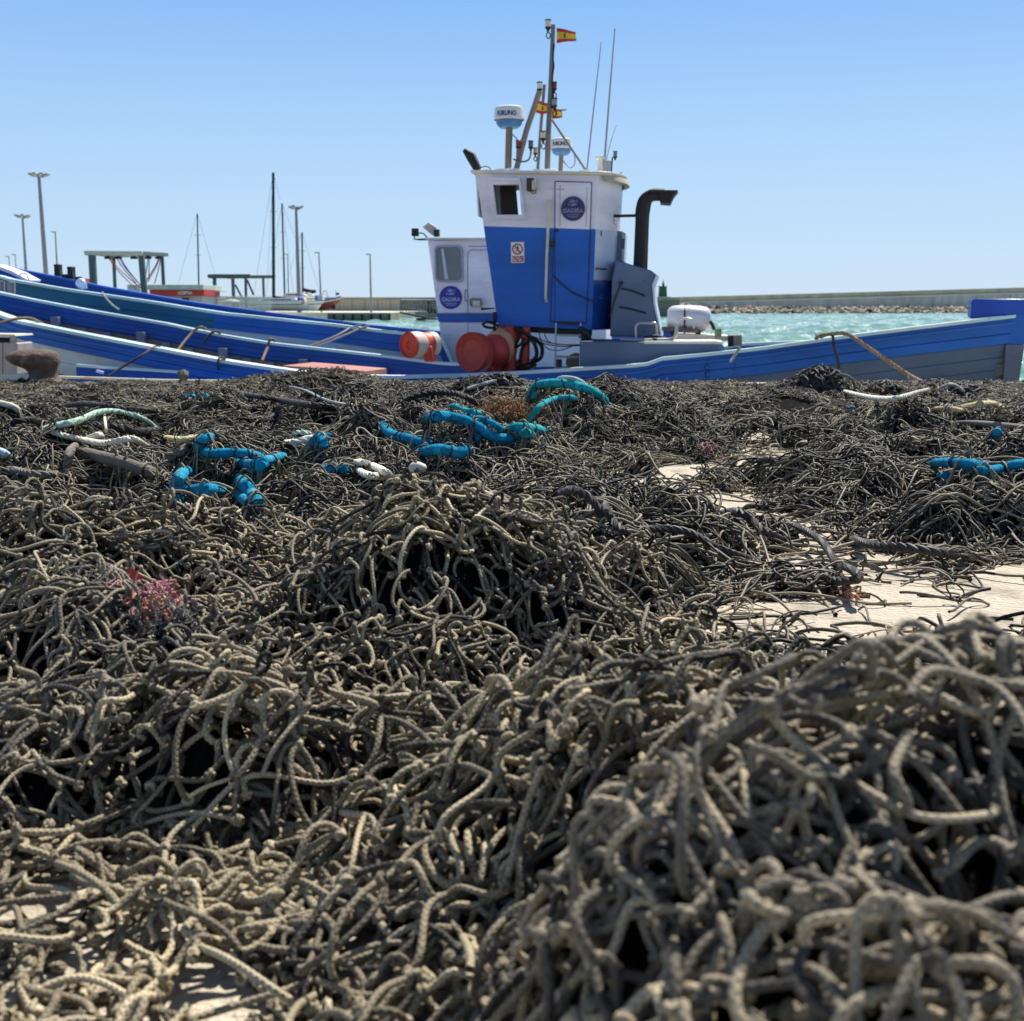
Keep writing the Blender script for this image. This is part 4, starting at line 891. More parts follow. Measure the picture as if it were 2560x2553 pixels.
# roof slab
def roof_ring(dz, grow):
    L_, R_ = tl - UU * (.06 + grow) - NN * (.05 + grow) + (0, 0, dz), tr_ + UU * .02 - NN * (.05 + grow) + (0, 0, dz - .0); pts = [L_, R_]
    for k in range(1, 12):
        u = k / 12; pts.append(R_ + NN * (WD + .1) * u + UU * ((.34 + grow) * math.sin(math.pi * u) ** .5))
    return pts + [R_ + NN * (WD + .1), L_ + NN * (WD + .1)]
mb = MB(); a, b = roof_ring(.0, .0), roof_ring(.045, .02); n_ = len(a); mb.add(a + b, [tuple(range(n_))[::-1], tuple(range(n_, 2 * n_))] + [(i, (i + 1) % n_, n_ + (i + 1) % n_, n_ + i) for i in range(n_)]); mb.build('roof', paint('paint_roof_white', srgb(226, 222, 208), .5, srgb(190, 170, 140), .3), wh, bevel=.012)
# visor over the rounded front
mb = MB(); rows = []
R0 = tr_ + (0, 0, .02)
for k in range(13):
    u = k / 12; base = R0 + NN * (WD + .1) * u + UU * (.30 * math.sin(math.pi * u) ** .5); rows.append([base + UU * .0 + (0, 0, .04), base + UU * .05 + (0, 0, .02), base + UU * .09 + (0, 0, -.04), base + UU * .11 + (0, 0, -.10)])
mb.grid(rows); mb.build('visor', paint('paint_visor', srgb(190, 176, 150), .6, srgb(120, 90, 60), .5), wh)
# left trim shutter on the aft edge
mb = MB(); mb.prism([Q(x, y, D + .1) for x, y in ((1188.5, 437), (1193, 437), (1199, 543), (1194.5, 541))], NN * .5); mb.build('shutter', p_white, wh, bevel=.006)
# door on the near side: thin proud panels
dw = mat('seam_dark', srgb(40, 44, 70), .6)
dpts = [(1388, 454), (1479, 457), (1478, 460), (1474, 480)]
dr = empty('door', None, None); dr.parent = wh
def dline(x0, y0, x1, y1, w=.012, m=dw, nm='door_seam'):
    mb = MB(); mb.bar(Q(x0, y0, D - .004), Q(x1, y1, D - .004), .01, w, tuple(np.cross(UU, nrm(Q(x1, y1, D) - Q(x0, y0, D))) ) if False else (0, 0, 1)); mb.build(nm, m, wh)
bpy.data.objects.remove(dr)
mb = MB(); mb.prism([Q(x, y, D - .018) for x, y in ((1388.5, 454.5), (1478.5, 457), (1475, 574), (1386, 570.5))], NN * .017); dr = mb.build('door', p_white, wh, bevel=.006)
mb = MB(); mb.prism([Q(x, y, D - .018) for x, y in ((1386, 571), (1475, 574.5), (1465, 806), (1377, 804))], NN * .017); mb.build('door_lower', bluefront, wh, bevel=.006)
mb = MB()
def quadline(pts, w, d):
    for (xa, ya), (xb, yb) in zip(pts, pts[1:]):
        a, b = Q(xa, ya, d), Q(xb, yb, d); t = nrm(b - a); s_ = np.cross(t, NN) * w; mb.add([a - s_, a + s_, b + s_, b - s_], [(0, 1, 2, 3)])
quadline([(1387, 806), (1387, 570), (1387.8, 453.5), (1479, 456.3), (1475.5, 574), (1465.5, 806)], .006, D - .0195); quadline([(1376, 804), (1466, 806.5)], .006, D - .0195)
quadline([(1376, 804), (1386, 571)], .006, D - .0195)
mb.build('door_seam', dw, wh)
mb = MB(); quadline([(1400, 463), (1400, 566)], .004, D - .0195); quadline([(1468, 468), (1465, 566)], .004, D - .0195); quadline([(1391, 473), (1410, 474)], .005, D - .0195); mb.build('door_moulding', mat('seam_soft', srgb(140, 138, 160), .6), wh)
# handrail
mb = MB(); mb.tube([Q(1372, 503, D - .01), Q(1374, 503, D - .08), Q(1373, 512, D - .09), Q(1367, 640, D - .09), Q(1364, 745, D - .09), Q(1366, 754, D - .01)], .021, 10); mb.build('handrail', mat('handrail_cream', srgb(214, 204, 180), .5, var=.2, vscale=8, stain=srgb(130, 100, 70), stain_amt=.5), wh)
# door knob, lock, wall lamp
mb = MB(); mb.box(Q(1379, 609, D - .05), (.06, .06, .09)); mb.build('door_lock', mat('bronze_dark', srgb(74, 66, 48), .5, metal=.5), wh, bevel=.02)
mb = MB(); mb.box(Q(1392, 577, D - .03), (.04, .03, .03)); mb.build('door_hinge', darkm, wh)
lp = MB(); lp.box(Q(1326, 462, D - .09), (.10, .14, .18), (UU, NN, (0, 0, 1))); lp.cyl(Q(1327, 476, D - .09), Q(1327, 468, D - .09), .04, 10); lo = lp.build('wall_lamp', mat('lamp_brown', srgb(58, 40, 34), .5), wh, bevel=.015)
mb = MB(); mb.box(Q(1335, 463, D - .13), (.055, .09, .13), (UU, NN, (0, 0, 1))); mb.build('lamp_glass', mat('lamp_glass', srgb(190, 186, 160), .3), wh, bevel=.01)
mb = MB(); mb.tube(spline([Q(1327, 478, D - .08), Q(1331, 484, D - .05), Q(1338, 482, D - .03), Q(1341, 470, D - .02)]), .006, 5); mb.build('lamp_cable', black, wh)
# round emblem: disc, ring, two fishes, lettering
def emblem(cx_, cy_, rx, d, par, plane=None, pale=(150, 150, 176), disc=(40, 46, 104), ring=(84, 84, 110), first=True):
    ctr = Q(cx_, cy_, d); s = rx * np.linalg.norm(Q(cx_ + 10, cy_, d) - ctr) / 10; X, Z = UU, np.array([0, 0, 1.])
    pm = mat('emblem_pale_%d' % pale[0], srgb(*pale), .5); dm = mat('emblem_disc_%d' % disc[2], srgb(*disc), .4); rm = mat('emblem_ring_%d' % ring[0], srgb(*ring), .5)
    mb = MB(); mb.lathe([(0, 0), (s, 0), (s, .004), (0, .004)], ctr, -NN, 48); e = mb.build('emblem', dm, par)
    mb = MB(); mb.lathe([(s * .93, .0045), (s * 1.01, .0045), (s * 1.01, .0075), (s * .93, .0075), (s * .93, .0045)], ctr, -NN, 48); mb.build('emblem_ring', rm if first else dm, par)
    o_ = ctr - NN * .008; mb = MB(); vs, fs = text_mesh('GADIRA', s * .50, o_ - Z * s * .18, X, Z, .0015, s * .012, .92); mb.add(vs, fs)
    for k, (w_, y_) in enumerate(((.55, -.50), (.42, -.66))):
        mb.add([o_ + X * s * a + Z * s * b for a, b in ((-w_, y_ - .025), (w_, y_ - .025), (w_, y_ + .025), (-w_, y_ + .025))], [(0, 1, 2, 3)])
    for fy, fl in ((.58, 1), (.30, -1)):
        bod = [(fl * (-.36 + .62 * t), fy + .085 * math.sin(math.pi * t) + .05 * fl * (t - .5)) for t in np.linspace(0, 1, 9)] + [(fl * (-.36 + .62 * t), fy - .06 * math.sin(math.pi * t) + .05 * fl * (t - .5)) for t in np.linspace(1, 0, 9)][1:-1]
        mb.add([o_ + X * s * a + Z * s * b for a, b in bod], [tuple(range(len(bod)))])
        tx = fl * .26; mb.add([o_ + X * s * a + Z * s * b for a, b in ((tx - fl * .03, fy + .03 * 1), (tx + fl * .17, fy + .12), (tx + fl * .10, fy + .02), (tx + fl * .17, fy - .08))], [(0, 1, 2, 3)])
        mb.tube([o_ + X * s * a + Z * s * b for a, b in ((fl * -.3, fy + .1), (fl * -.1, fy + .16), (fl * .12, fy + .13))], s * .018, 4)
    mb.build('emblem_lettering', pm, par)
emblem(1432.5, 522, 30, D - .022, wh)
# prohibition sign
def sign():
    Dp = D - .006; mb = MB(); mb.prism([Q(x, y, Dp) for x, y in ((1277.3, 605.6), (1310, 605), (1311, 657), (1278, 657.5))], NN * .005); s = mb.build('warning_sign', MATS['sign_white'], wh)
    ctr = Q(1293.7, 623, Dp - .003); rr = 13 * 17.6 / F * .98; X, Z = UU, np.array([0, 0, 1.]); red = mat('sign_red', srgb(176, 34, 40), .5); bk = mat('sign_black', srgb(24, 24, 30), .5)
    mb = MB(); mb.lathe([(rr * .82, 0), (rr * 1.05, 0), (rr * 1.05, .002), (rr * .82, .002), (rr * .82, 0)], ctr, -NN, 32); a = ctr - NN * .003
    d1, d2 = nrm(X * -.7 + Z * .7), nrm(X * .7 + Z * .7); mb.add([a + d1 * rr * .9 + d2 * rr * .09, a + d1 * rr * .9 - d2 * rr * .09, a - d1 * rr * .9 - d2 * rr * .09, a - d1 * rr * .9 + d2 * rr * .09], [(0, 1, 2, 3)])
    mb.build('prohibition_ring', red, wh)
    mb = MB(); mb.prism([Q(x, y, Dp - .003) for x, y in ((1280, 640.5), (1308.5, 640.3), (1309, 655), (1280.5, 655.5))], NN * .002); mb.build('sign_text_panel', red, wh)
    mb = MB(); f = lambda x, z: ctr - NN * .0015 + X * rr * x + Z * rr * z
    mb.add([f(.0 + .13 * math.cos(t), .56 + .13 * math.sin(t)) for t in np.linspace(0, 6.28, 9)[:-1]], [tuple(range(8))])
    for poly in ([(-.14, .42), (.12, .42), (.14, -.05), (-.12, -.05)], [(-.12, -.02), (.04, -.02), (-.22, -.62), (-.36, -.58)], [(0, -.02), (.14, -.02), (.36, -.6), (.22, -.64)], [(-.12, .4), (-.06, .3), (-.36, .02), (-.42, .1)], [(.1, .4), (.05, .3), (.32, .06), (.38, .14)]):
        mb.add([f(*p) for p in poly], [tuple(range(4))])
    mb.build('pictogram', bk, wh)
    mb = MB()
    for k, w_ in enumerate((.118, .104, .095)):
        c = Q(1294.5, 643.6 + 4.2 * k, Dp - .005); n_ = 9
        for i in range(n_):
            if (i * 7 + k * 3) % 5 == 4: continue
            a = c + X * w_ * (i / n_ * 1.5 - .75); b_ = c + X * w_ * ((i + .8) / n_ * 1.5 - .75); mb.add([a - Z * .006, b_ - Z * .006, b_ + Z * .006, a + Z * .006], [(0, 1, 2, 3)])
    mb.build('sign_lettering', MATS['sign_white'], wh).__setitem__('kind', 'stuff')
sign()
# front edge cable, hatch bracket, horn lamp
mb = MB(); mb.tube([Q(1517, 468, D + .55), Q(1513, 540, D + .5)], .012, 6); mb.build('wiper', black, wh); mb = MB(); mb.box(Q(1526, 464, D + .6), (.14, .2, .14), (UU, NN, (0, 0, 1))); mb.build('horn', darkm, wh, bevel=.02)
mb = MB(); mb.tube([Q(1490, 672, D - .02), Q(1508, 673, D + .1), Q(1531, 672, D + .5)], .01, 6); mb.tube([Q(1503, 577, D), Q(1503, 590, D)], .01, 5); mb.build('bracket', black, wh)
mb = MB(); mb.tube([Q(1537, 510, D + .7), Q(1546, 475, D + .7), Q(1556, 463, D + .7)], [.05, .06, .05], 8); mb.tube([Q(1545, 475, D + .6), Q(1533, 505, D + .6)], .02); mb.build('side_light_board', black, wh)
mb = MB(); mb.tube(spline([Q(1383, 688, D - .02), Q(1400, 706, D - .03), Q(1430, 730, D - .03), Q(1460, 744, D - .03), Q(1488, 756, D - .02)]), .014, 6); mb.build('cable', mat('cable_grey', srgb(36, 60, 96), .6), wh)
mb = MB(); mb.prism([Q(1378, 804, D - .03), Q(1465, 807, D - .03), Q(1440, 812, D - .03), Q(1400, 810, D - .03)], NN * .03); mb.build('threshold', black, wh)
# underside & supports
zb = [p for p in wall_section(1.)]
mb = MB(); mb.add([p + (0, 0, -.002) for p in zb], [tuple(range(len(zb)))]); mb.build('floor', darkm, wh)
mb = MB(); mb.bar(Q(1250, 815, D + .2), Q(1480, 828, D + .2), .1, .14); mb.bar(Q(1250, 815, D + 1.2), Q(1480, 826, D + 1.2), .1, .14); mb.build('floor_beam', black, wh)
for x, d in ((1460, D + .15), (1470, D + 1.2)): mb = MB(); mb.bar(Q(x, 820, d), Q(x, 930, d), .07); mb.build('support_leg', p_case, wh)

# ---- roof gear
def pole(nm, m, pts, r, d, par, sides=10): mb = MB(); mb.tube([Q(x, y, d) for x, y in pts], r, sides); return mb.build(nm, m, par)
def plate(x, y, w, d): mb = MB(); mb.box(Q(x, y, d), (w, .35, .05), (UU, NN, (0, 0, 1))); mb.build('base_plate', p_white, wh, bevel=.01)
plate(1272, 429, .38, D + .5); plate(1365, 430, .34, D + .6); plate(1464, 432, .16, D + .4)
ra = empty('radar', None, None); ra.parent = b1
def radar(cx_, ty, by, w, pole_b, d, pr):
    s = w / 2 * 17.8 / F; c = Q(cx_, by, d); h = (Q(cx_, ty, d) - c)[2]; bx = empty('radar', None, None); bx.parent = b1
    wm_ = mat('radome_white', srgb(226, 224, 214), .35); bm_ = mat('radome_blue', srgb(72, 128, 180), .4)
    mb = MB(); mb.lathe([(s * 1.0, h * .36), (s * 1.03, h * .40), (s * 1.02, h * .46), (s, h * .5), (s * .985, h * .8), (s * .93, h * .93), (s * .75, h * .99), (0, h)], c, sides=40); mb.build('radome', wm_, bx)
    mb = MB(); mb.lathe([(0, 0), (s * .58, 0), (s * .74, h * .08), (s * .86, h * .2), (s * .90, h * .36), (0, h * .36)], c, sides=40); mb.build('radome_base', bm_, bx)
    vs, fs = text_mesh('FURUNO', h * .30, (0, 0, 0), (1, 0, 0), (0, 0, 1), 0, h * .014, .82); mb = MB(); R_ = s * 1.008
    out_ = []
    for v in vs:
        a = v[0] / R_ - math.radians(4); out_.append(c + UU * R_ * math.sin(a) - NN * R_ * math.cos(a) + np.array([0, 0, h * .60 + v[2]]))
    mb.add(out_, fs); mb.build('lettering', mat('lettering_blue', srgb(34, 62, 130), .5), bx)
    mb = MB(); mb.tube([Q(cx_ + .2, by, d), Q(pole_b[0], pole_b[1], d)], pr, 12); mb.build('radar_post', aged, bx)
    for k in range(5): a = k * 1.25; mb = MB()
    mb = MB(); mb.tube(spline([Q(cx_ + w * .1, by + 14, d - .06), Q(cx_ + w * .2, by + 22, d - .1), Q(cx_ + w * .42, by + 32, d - .1), Q(cx_ + w * .62, by + 20, d - .1), Q(cx_ + w * .6, by - 6, d - .05)]), .008, 6); mb.build('cable', MATS['stay_wire'], bx)
bpy.data.objects.remove(ra)
radar(1273, 266, 321, 73, (1270, 428), D + .5, .05); radar(1403, 346, 388, 55, (1401, 431), D + 1.3, .035)
mst = MB(); mst.tube([Q(1368, 428, D + .7), Q(1371, 330, D + .7), Q(1376, 230, D + .7), Q(1383, 62, D + .7)], [.042, .04, .036, .030], 12); mast = mst.build('mast', mat('mast_grey', srgb(120, 112, 106), .5, var=.2), b1)
pole('mast_brace', aged, [(1291, 424), (1315, 330), (1349, 228)], .042, D + .5, mast); pole('mast_brace', MATS['mast_grey'], [(1344, 428), (1352, 320), (1361, 212)], .024, D + 1.1, mast)
pole('mast_brace', MATS['mast_grey'], [(1380, 300), (1465, 427)], .016, D + .4, mast)
mb = MB(); mb.tube(spline([Q(x, y, D + .68) for x, y in ((1385, 110), (1382, 145), (1384, 165), (1380, 200), (1383, 240), (1378, 270))]), .016, 6); mb.build('mast_cable', black, mast)
def navlamp(x, y, sz, d, par, glass=(214, 208, 184), flip=False, hook=True):
    c = Q(x, y, d); s = sz * 17.8 / F; g_ = mat('lamp_glass_%d' % glass[0], srgb(*glass), .3); o = empty('navigation_lamp', None, None); o.parent = par
    mb = MB(); mb.lathe([(0, -s * .5), (s * .42, -s * .5), (s * .46, 0), (s * .42, s * .5), (0, s * .5)], c, sides=16); mb.build('lamp_glass', g_, o)
    mb = MB(); mb.lathe([(0, s * .5), (s * .52, s * .5), (s * .52, s * .66), (0, s * .7)], c, sides=16); mb.lathe([(0, -s * .5), (s * .5, -s * .5), (s * .5, -s * .62), (s * .22, -s * .95), (s * .16, -s * 1.3), (0, -s * 1.3)], c, sides=16)
    mb.build('lamp_housing', darkm, o)
    if hook: mb = MB(); mb.tube(spline([c + (0, 0, -s * 1.2), c + UU * s * .4 + (0, 0, -s * 1.7), c + UU * s * .1 + (0, 0, -s * 2.3), c - UU * s * .3 + (0, 0, -s * 1.8), c + (0, 0, -s * 1.3)]), .008, 5); mb.build('lamp_cable', black, o)
navlamp(1370, 60, 15, D + .7, mast); navlamp(1349, 215, 14, D + .5, mast, hook=False); navlamp(1386, 214, 13, D + .7, mast, (126, 26, 30)); navlamp(1386, 256, 15, D + .65, mast, (150, 150, 144))
navlamp(1358, 338, 15, D + .9, mast); navlamp(1296, 360, 14, D + .45, mast, (128, 34, 34), hook=False); navlamp(1327, 361, 13, D + .45, mast, (84, 90, 90), hook=False); navlamp(1338, 377, 11, D + .6, mast, (180, 176, 150))
mb = MB(); mb.tube(spline([Q(1283, 398, D + .45), Q(1300, 404, D + .45), Q(1318, 402, D + .45), Q(1326, 390, D + .45), Q(1327, 375, D + .45)]), .014, 7); mb.tube([Q(1296, 372, D + .45), Q(1295, 400, D + .45)], .03, 8); mb.build('lamp_bracket', MATS['mast_grey'], mast)
mb = MB(); mb.tube([Q(1396, 275, D + .7), Q(1412, 275.5, D + .7), Q(1416, 273, D + .7)], .01, 6); mb.build('flag_spar', MATS['mast_grey'], mast)
# antennas
wtm = mat('whip_antenna', srgb(150, 146, 160), .4)
for pts, r in (([(1467, 427), (1485, 265), (1503, 105)], .012), ([(1511, 405), (1522, 260), (1537, 72)], .016), ([(1516, 400), (1528, 350), (1541, 313)], .006)):
    mb = MB(); mb.tube([Q(x, y, D + .8) for x, y in pts], [r, r * .8, r * .5], 8); mb.build('antenna', wtm, b1)
mb = MB(); c = Q(1500, 432, D + .8); top = Q(1499, 392, D + .8); hh = (top - c)[2]; mb.lathe([(0, 0), (.05, 0), (.035, hh * .3), (.045, hh * .5), (.04, hh * .8), (.075, hh * .86), (.075, hh), (0, hh * 1.03)], c, sides=16); mb.build('satellite_antenna', MATS['radome_white'], b1)
mb = MB(); c = Q(1520, 432, D + .9); mb.lathe([(0, 0), (.05, 0), (.05, .17), (0, .18)], c, sides=12); mb.tube([Q(1511, 432, D + .8), Q(1511, 402, D + .8)], .02, 8); mb.build('antenna_mount', steelg, b1)
mb = MB(); mb.tube([Q(1528, 434, D + .7), Q(1531, 395, D + .7), Q(1537, 392, D + .7)], .012, 6); mb.build('lamp_bracket', darkm, b1); navlamp(1538, 386, 11, D + .7, b1, (120, 120, 116), hook=False)
mb = MB(); mb.tube([Q(1540, 441, D + .7), Q(1556, 431, D + .7)], .009, 5); mb.build('antenna', wtm, b1)
mb = MB(); mb.tube([Q(1160, 375, D + .3), Q(1178, 392, D + .3), Q(1195, 425, D + .3)], [.03, .075, .06], 8); mb.build('searchlight', darkm, b1)
mb = MB(); mb.tube(spline([Q(1195, 426, D + .3), Q(1208, 417, D + .3), Q(1222, 418, D + .3), Q(1226, 428, D + .3), Q(1214, 425, D + .3)]), .007, 5); mb.build('cable', black, b1)
# flags
fr_ = mat('flag_red', srgb(196, 52, 44), .8); fy_ = mat('flag_yellow', srgb(232, 196, 62), .8); fc_ = mat('flag_crest', srgb(104, 92, 40), .8)
def flag(p0, p1, p2, p3, d, ph, label=None):   # corners tl tr br bl
    C = [Q(x, y, d) for x, y in (p0, p1, p2, p3)]; n_ = 14; mb = MB(); rows = []
    for i in range(n_ + 1):
        u = i / n_; a = C[0] + (C[1] - C[0]) * u; b = C[3] + (C[2] - C[3]) * u; w_ = NN * .05 * math.sin(u * 7 + ph) * (.3 + u) + np.array([0, 0, .012 * math.sin(u * 6 + ph)])
        rows.append([a + (b - a) * v + w_ * (1 + .2 * v) for v in (0, .12, .25, .25001, .5, .75, .75001, .88, 1)])
    m = len(rows[0]); vs = [p for r in rows for p in r]
    for i in range(n_):
        for j in range(m - 1):
            mb.cm = 0 if j in (0, 1, 6, 7, 2 if False else 0) else 1; mb.add([vs[i * m + j], vs[i * m + j + 1], vs[(i + 1) * m + j + 1], vs[(i + 1) * m + j]], [(0, 1, 2, 3)], False)
    o = mb.build('flag', [fr_, fy_], None)
    cr = MB(); c = (rows[6][4] + rows[7][4]) / 2 - NN * .008; h = np.linalg.norm(C[3] - C[0]); w = np.linalg.norm(C[1] - C[0]) * .09
    cr.add([c + UU * w * math.cos(t) + np.array([0, 0, h * .17 * math.sin(t)]) for t in np.linspace(0, 6.28, 13)[:-1]], [tuple(range(12))]); cr.build('crest', fc_, o)
    return tag(o, label, 'flag', 'red and yellow flags on the mast')
flag((1391.5, 71), (1438, 78), (1440, 100), (1391.5, 110), D + .7, .4, 'red and yellow striped flag with a crest flying at the masthead')
flag((1347, 252), (1374, 259), (1374, 283), (1339, 284), D + .9, 2., 'red and yellow flag behind the mast, left one of the lower pair')
flag((1379, 266), (1404, 275), (1405, 292), (1380, 300), D + 1.0, 1., 'red and yellow flag right of the mast, right one of the lower pair')

# ---- engine casing, exhaust, deck box
cs = MB(); cs.prism([Q(x, y, 1.05) for x, y in ((1540, 650), (1627, 676), (1642, 687), (1632, 712), (1636, 760), (1652, 842), (1525, 842), (1530, 700))], NN * 1.5); cas = cs.build('engine_casing', p_case, b1, bevel=.02)
mb = MB(); mb.prism([Q(x, y, 1.02) for x, y in ((1643.5, 687), (1634.5, 712), (1639, 760), (1655, 842), (1652, 842), (1634, 760), (1630, 712), (1640, 687))], NN * 1.4); mb.build('casing_edge', mat('edge_pale', srgb(190, 204, 214), .5), cas)
for pts in ([(1553, 707), (1538, 745), (1525, 790)], [(1553, 722), (1580, 727), (1612, 740)], [(1548, 768), (1575, 772), (1616, 783)]):
    mb = MB(); mb.tube([Q(x, y, 1.03) for x, y in pts], .012, 6); mb.build('lashing', black, cas)
mb = MB(); mb.box(Q(1552, 708, 1.02), (.05, .05, .05)); mb.build('eye_bolt', black, cas)
mb = MB(); mb.prism([Q(x, y, 1.7) for x, y in ((1537, 574), (1553, 578), (1552, 660), (1537, 652))], NN * .7); mb.build('vent_trunk', p_case, b1, bevel=.01)
mb = MB(); mb.prism([Q(x, y, 1.75) for x, y in ((1553.5, 576), (1564, 583), (1560, 655), (1552.5, 652))], NN * .6); mb.build('vent_side', mat('edge_pale', (.5,) * 3), b1, bevel=.01)
mb = MB(); mb.prism([Q(x, y, 1.74) for x, y in ((1555, 597), (1562, 597), (1561, 622), (1554, 622))], NN * .02); mb.build('vent_window', MATS['dark_glass'], b1)
exm = mat('exhaust_dark', srgb(34, 29, 28), .7, var=.3, vscale=4, stain=srgb(86, 60, 48), stain_amt=.4, stain_scale=3)
ex = MB()
for dd, x0 in ((1.55, 0), (1.85, 0)):
    pts = spline([Q(1596 + (dd > 1.6) * 8, 715, dd), Q(1603 + (dd > 1.6) * 6, 560, dd), Q(1604 + (dd > 1.6) * 8, 525, dd), Q(1612 + (dd > 1.6) * 6, 500, dd), Q(1632, 488 - (dd > 1.6) * 2, dd), Q(1660, 488 - (dd > 1.6) * 2, dd)], 6)
    ex.tube(pts, [.088 if dd < 1.6 else .08] * len(pts), 16)
exo = ex.build('exhaust_pipe', exm, b1)
mb = MB(); mb.prism([Q(x, y, 1.44) for x, y in ((1622, 475), (1695, 475.5), (1684, 489), (1675, 508), (1650, 506), (1650, 483), (1622, 480))], NN * .5); mb.build('rain_cowl', exm, b1)
mb = MB(); mb.tube([Q(1535, 540, 1.5), Q(1595, 539, 1.5)], .022, 8); mb.build('exhaust_stay', darkm, b1); mb = MB(); mb.prism([Q(x, y, 1.5) for x, y in ((1536, 531), (1544, 533), (1543, 560), (1536, 560))], NN * .2); mb.build('exhaust_bracket', p_white, b1)
# long deck box (near) with rounded right end
zt = [(1450, 856), (1470, 849), (1610, 853), (1790, 853), (1808, 857), (1819, 870), (1817, 905), (1640, 930), (1450, 930)]
mb = MB(); mb.prism([Q(x, y, .55) for x, y in ((1450, 853), (1800, 858), (1815, 870), (1815, 915), (1450, 940))], NN * 1.2); mb.build('deck_box', p_case, b1, bevel=.015)
mb = MB(); mb.prism([Q(x, y, .50) for x, y in ((1610, 853.5), (1790, 853), (1806, 855), (1812, 862), (1800, 860.5), (1610, 860))], NN * 1.3); mb.build('deck_box_lid', paint('paint_lid', srgb(214, 210, 200), .5, srgb(150, 150, 150), .4), b1, bevel=.008)
mb = MB(); mb.prism([Q(x, y, 1.6) for x, y in ((1690, 834), (1822, 840), (1822, 852), (1690, 852))], NN * .8); mb.build('inner_hatch', paint('paint_cream', srgb(222, 212, 190), .6, srgb(120, 120, 120), .4), b1, bevel=.01)
# stainless rails
def rail(pts, r=.02, d=.9): mb = MB(); mb.tube(spline([Q(x, y, d) for x, y in pts], 5), r, 8); mb.build('grab_rail', steelg, b1)
rail([(1590, 848), (1589, 820), (1594, 810), (1604, 808), (1630, 808), (1640, 812), (1643, 845)]); rail([(1693, 835), (1694, 808), (1700, 798), (1712, 796), (1726, 797), (1733, 804), (1735, 822)], .014, 1.3)
rail([(1550, 849), (1600, 851), (1655, 850), (1676, 849), (1688, 840), (1691, 815), (1688, 810)], .026, .7)
# life raft canister
lr = MB(); c0_, c1_ = Q(1668, 795, 1.9), Q(1776, 799, 1.9); ax = nrm(c1_ - c0_); Lr_ = np.linalg.norm(c1_ - c0_); lr.lathe([(0, 0), (.11, 0), (.15, .02), (.18, .07), (.193, Lr_ * .25), (.196, Lr_ * .49), (.202, Lr_ * .495), (.202, Lr_ * .505), (.196, Lr_ * .51), (.193, Lr_ * .75), (.18, Lr_ - .07), (.15, Lr_ - .02), (.11, Lr_), (0, Lr_)], c0_ - (0, 0, .0), ax, 32)
lr_ = lr.build('life_raft', paint('paint_raft_white', srgb(216, 214, 222), .4, srgb(180, 160, 150), .3), b1)
mb = MB(); m_ = (c0_ + c1_) / 2 - (0, 0, .02); m_ = m_ - ax * .06; u_ = np.cross(ax, (0, 0, 1)); mb.tube([m_ + .206 * (math.cos(a) * u_ + math.sin(a) * np.array([0, 0, 1])) for a in np.linspace(0, 2 * math.pi, 33)[:-1]], .012, 6, closed=True); mb.build('strap', black, lr_)
mb = MB(); mb.bar(Q(1655, 821, 1.8), Q(1745, 828, 1.8), .3, .05); mb.bar(Q(1684, 826, 1.8), Q(1684, 850, 1.8), .08); mb.bar(Q(1745, 828, 1.8), Q(1745, 850, 1.8), .08); mb.build('raft_cradle', rust, b1)
mb = MB(); mb.tube(spline([Q(1775, 803, 1.7), Q(1781, 812, 1.7), Q(1786, 825, 1.7)]), .025, 8); mb.build('release_hook', darkm, b1)
for x, y0, y1, m, w in ((1795, 822, 836, mat('post_green', srgb(112, 138, 96), .7), .05), (1843, 838, 856, paint('post_wood', srgb(170, 146, 120), .8), .07), (1828, 839, 858, darkm, .05)):
    mb = MB(); mb.tube([Q(x, y1 + 8, 1.5), Q(x, y0, 1.5)], w, 12); mb.build('samson_post', m, b1)
mb = MB(); mb.tube(spline([Q(1610, 846, .8), Q(1640, 842, .8), Q(1660, 848, .9), Q(1640, 850, .7), Q(1615, 849, .8)]), .03, 8); mb.build('rope_coil', darkm, b1)
# ladder
mb = MB()
for x in ((1390, 1388), (1452, 1450)): mb.tube([Q(x[0], 808, .95), Q(x[1], 925, .8)], .014, 8)
mb.build('ladder_stile', steelg, b1)
lad = b1.children[-1]
for y in (838, 892, 920): mb = MB(); mb.bar(Q(1390, y, .87), Q(1451, y + 1, .87), .05, .03); mb.build('rung', galv, b1)

# ---- net haulers
def hauler(cx_, cy_, ry, d, L_, red, rim, tilt, lbl, cream=(214, 200, 176)):
    c = Q(cx_, cy_, d); s = ry * (C0 + d) / F; ax = nrm(NN * math.cos(tilt) + UU * math.sin(tilt)); h = empty('net_hauler', None, None); h.parent = b1; h['label'] = lbl
    mb = MB(); mb.lathe([(0, .05), (s * .60, .045), (s * .66, .03), (s * .9, .02), (s * .97, 0), (s, .02), (s * 1.0, .07), (s * .97, .16), (s * .90, .22), (s * .78, .26)], c, ax, 48); mb.build('drum_flange', red, h)
    mb = MB(); mb.lathe([(s * .78, .26), (s * .62, .34), (s * .60, L_ * .6), (s * .7, L_ * .72), (s * .8, L_ * .76)], c, ax, 40); mb.build('drum_barrel', rim, h)
    mb = MB(); mb.lathe([(s * .8, L_ * .76), (s * .86, L_ * .8), (s * .84, L_), (0, L_)], c, ax, 40); mb.build('drum_back', red, h)
    return h
hauler(1176, 881, 50.5, .35, .62, p_red, paint('paint_drum_red', srgb(190, 60, 44), .5, srgb(150, 120, 90), .6), .5, 'large red drum')
far_h = empty('net_hauler', None, None); far_h.parent = b1; far_h['label'] = 'smaller orange and cream drum'
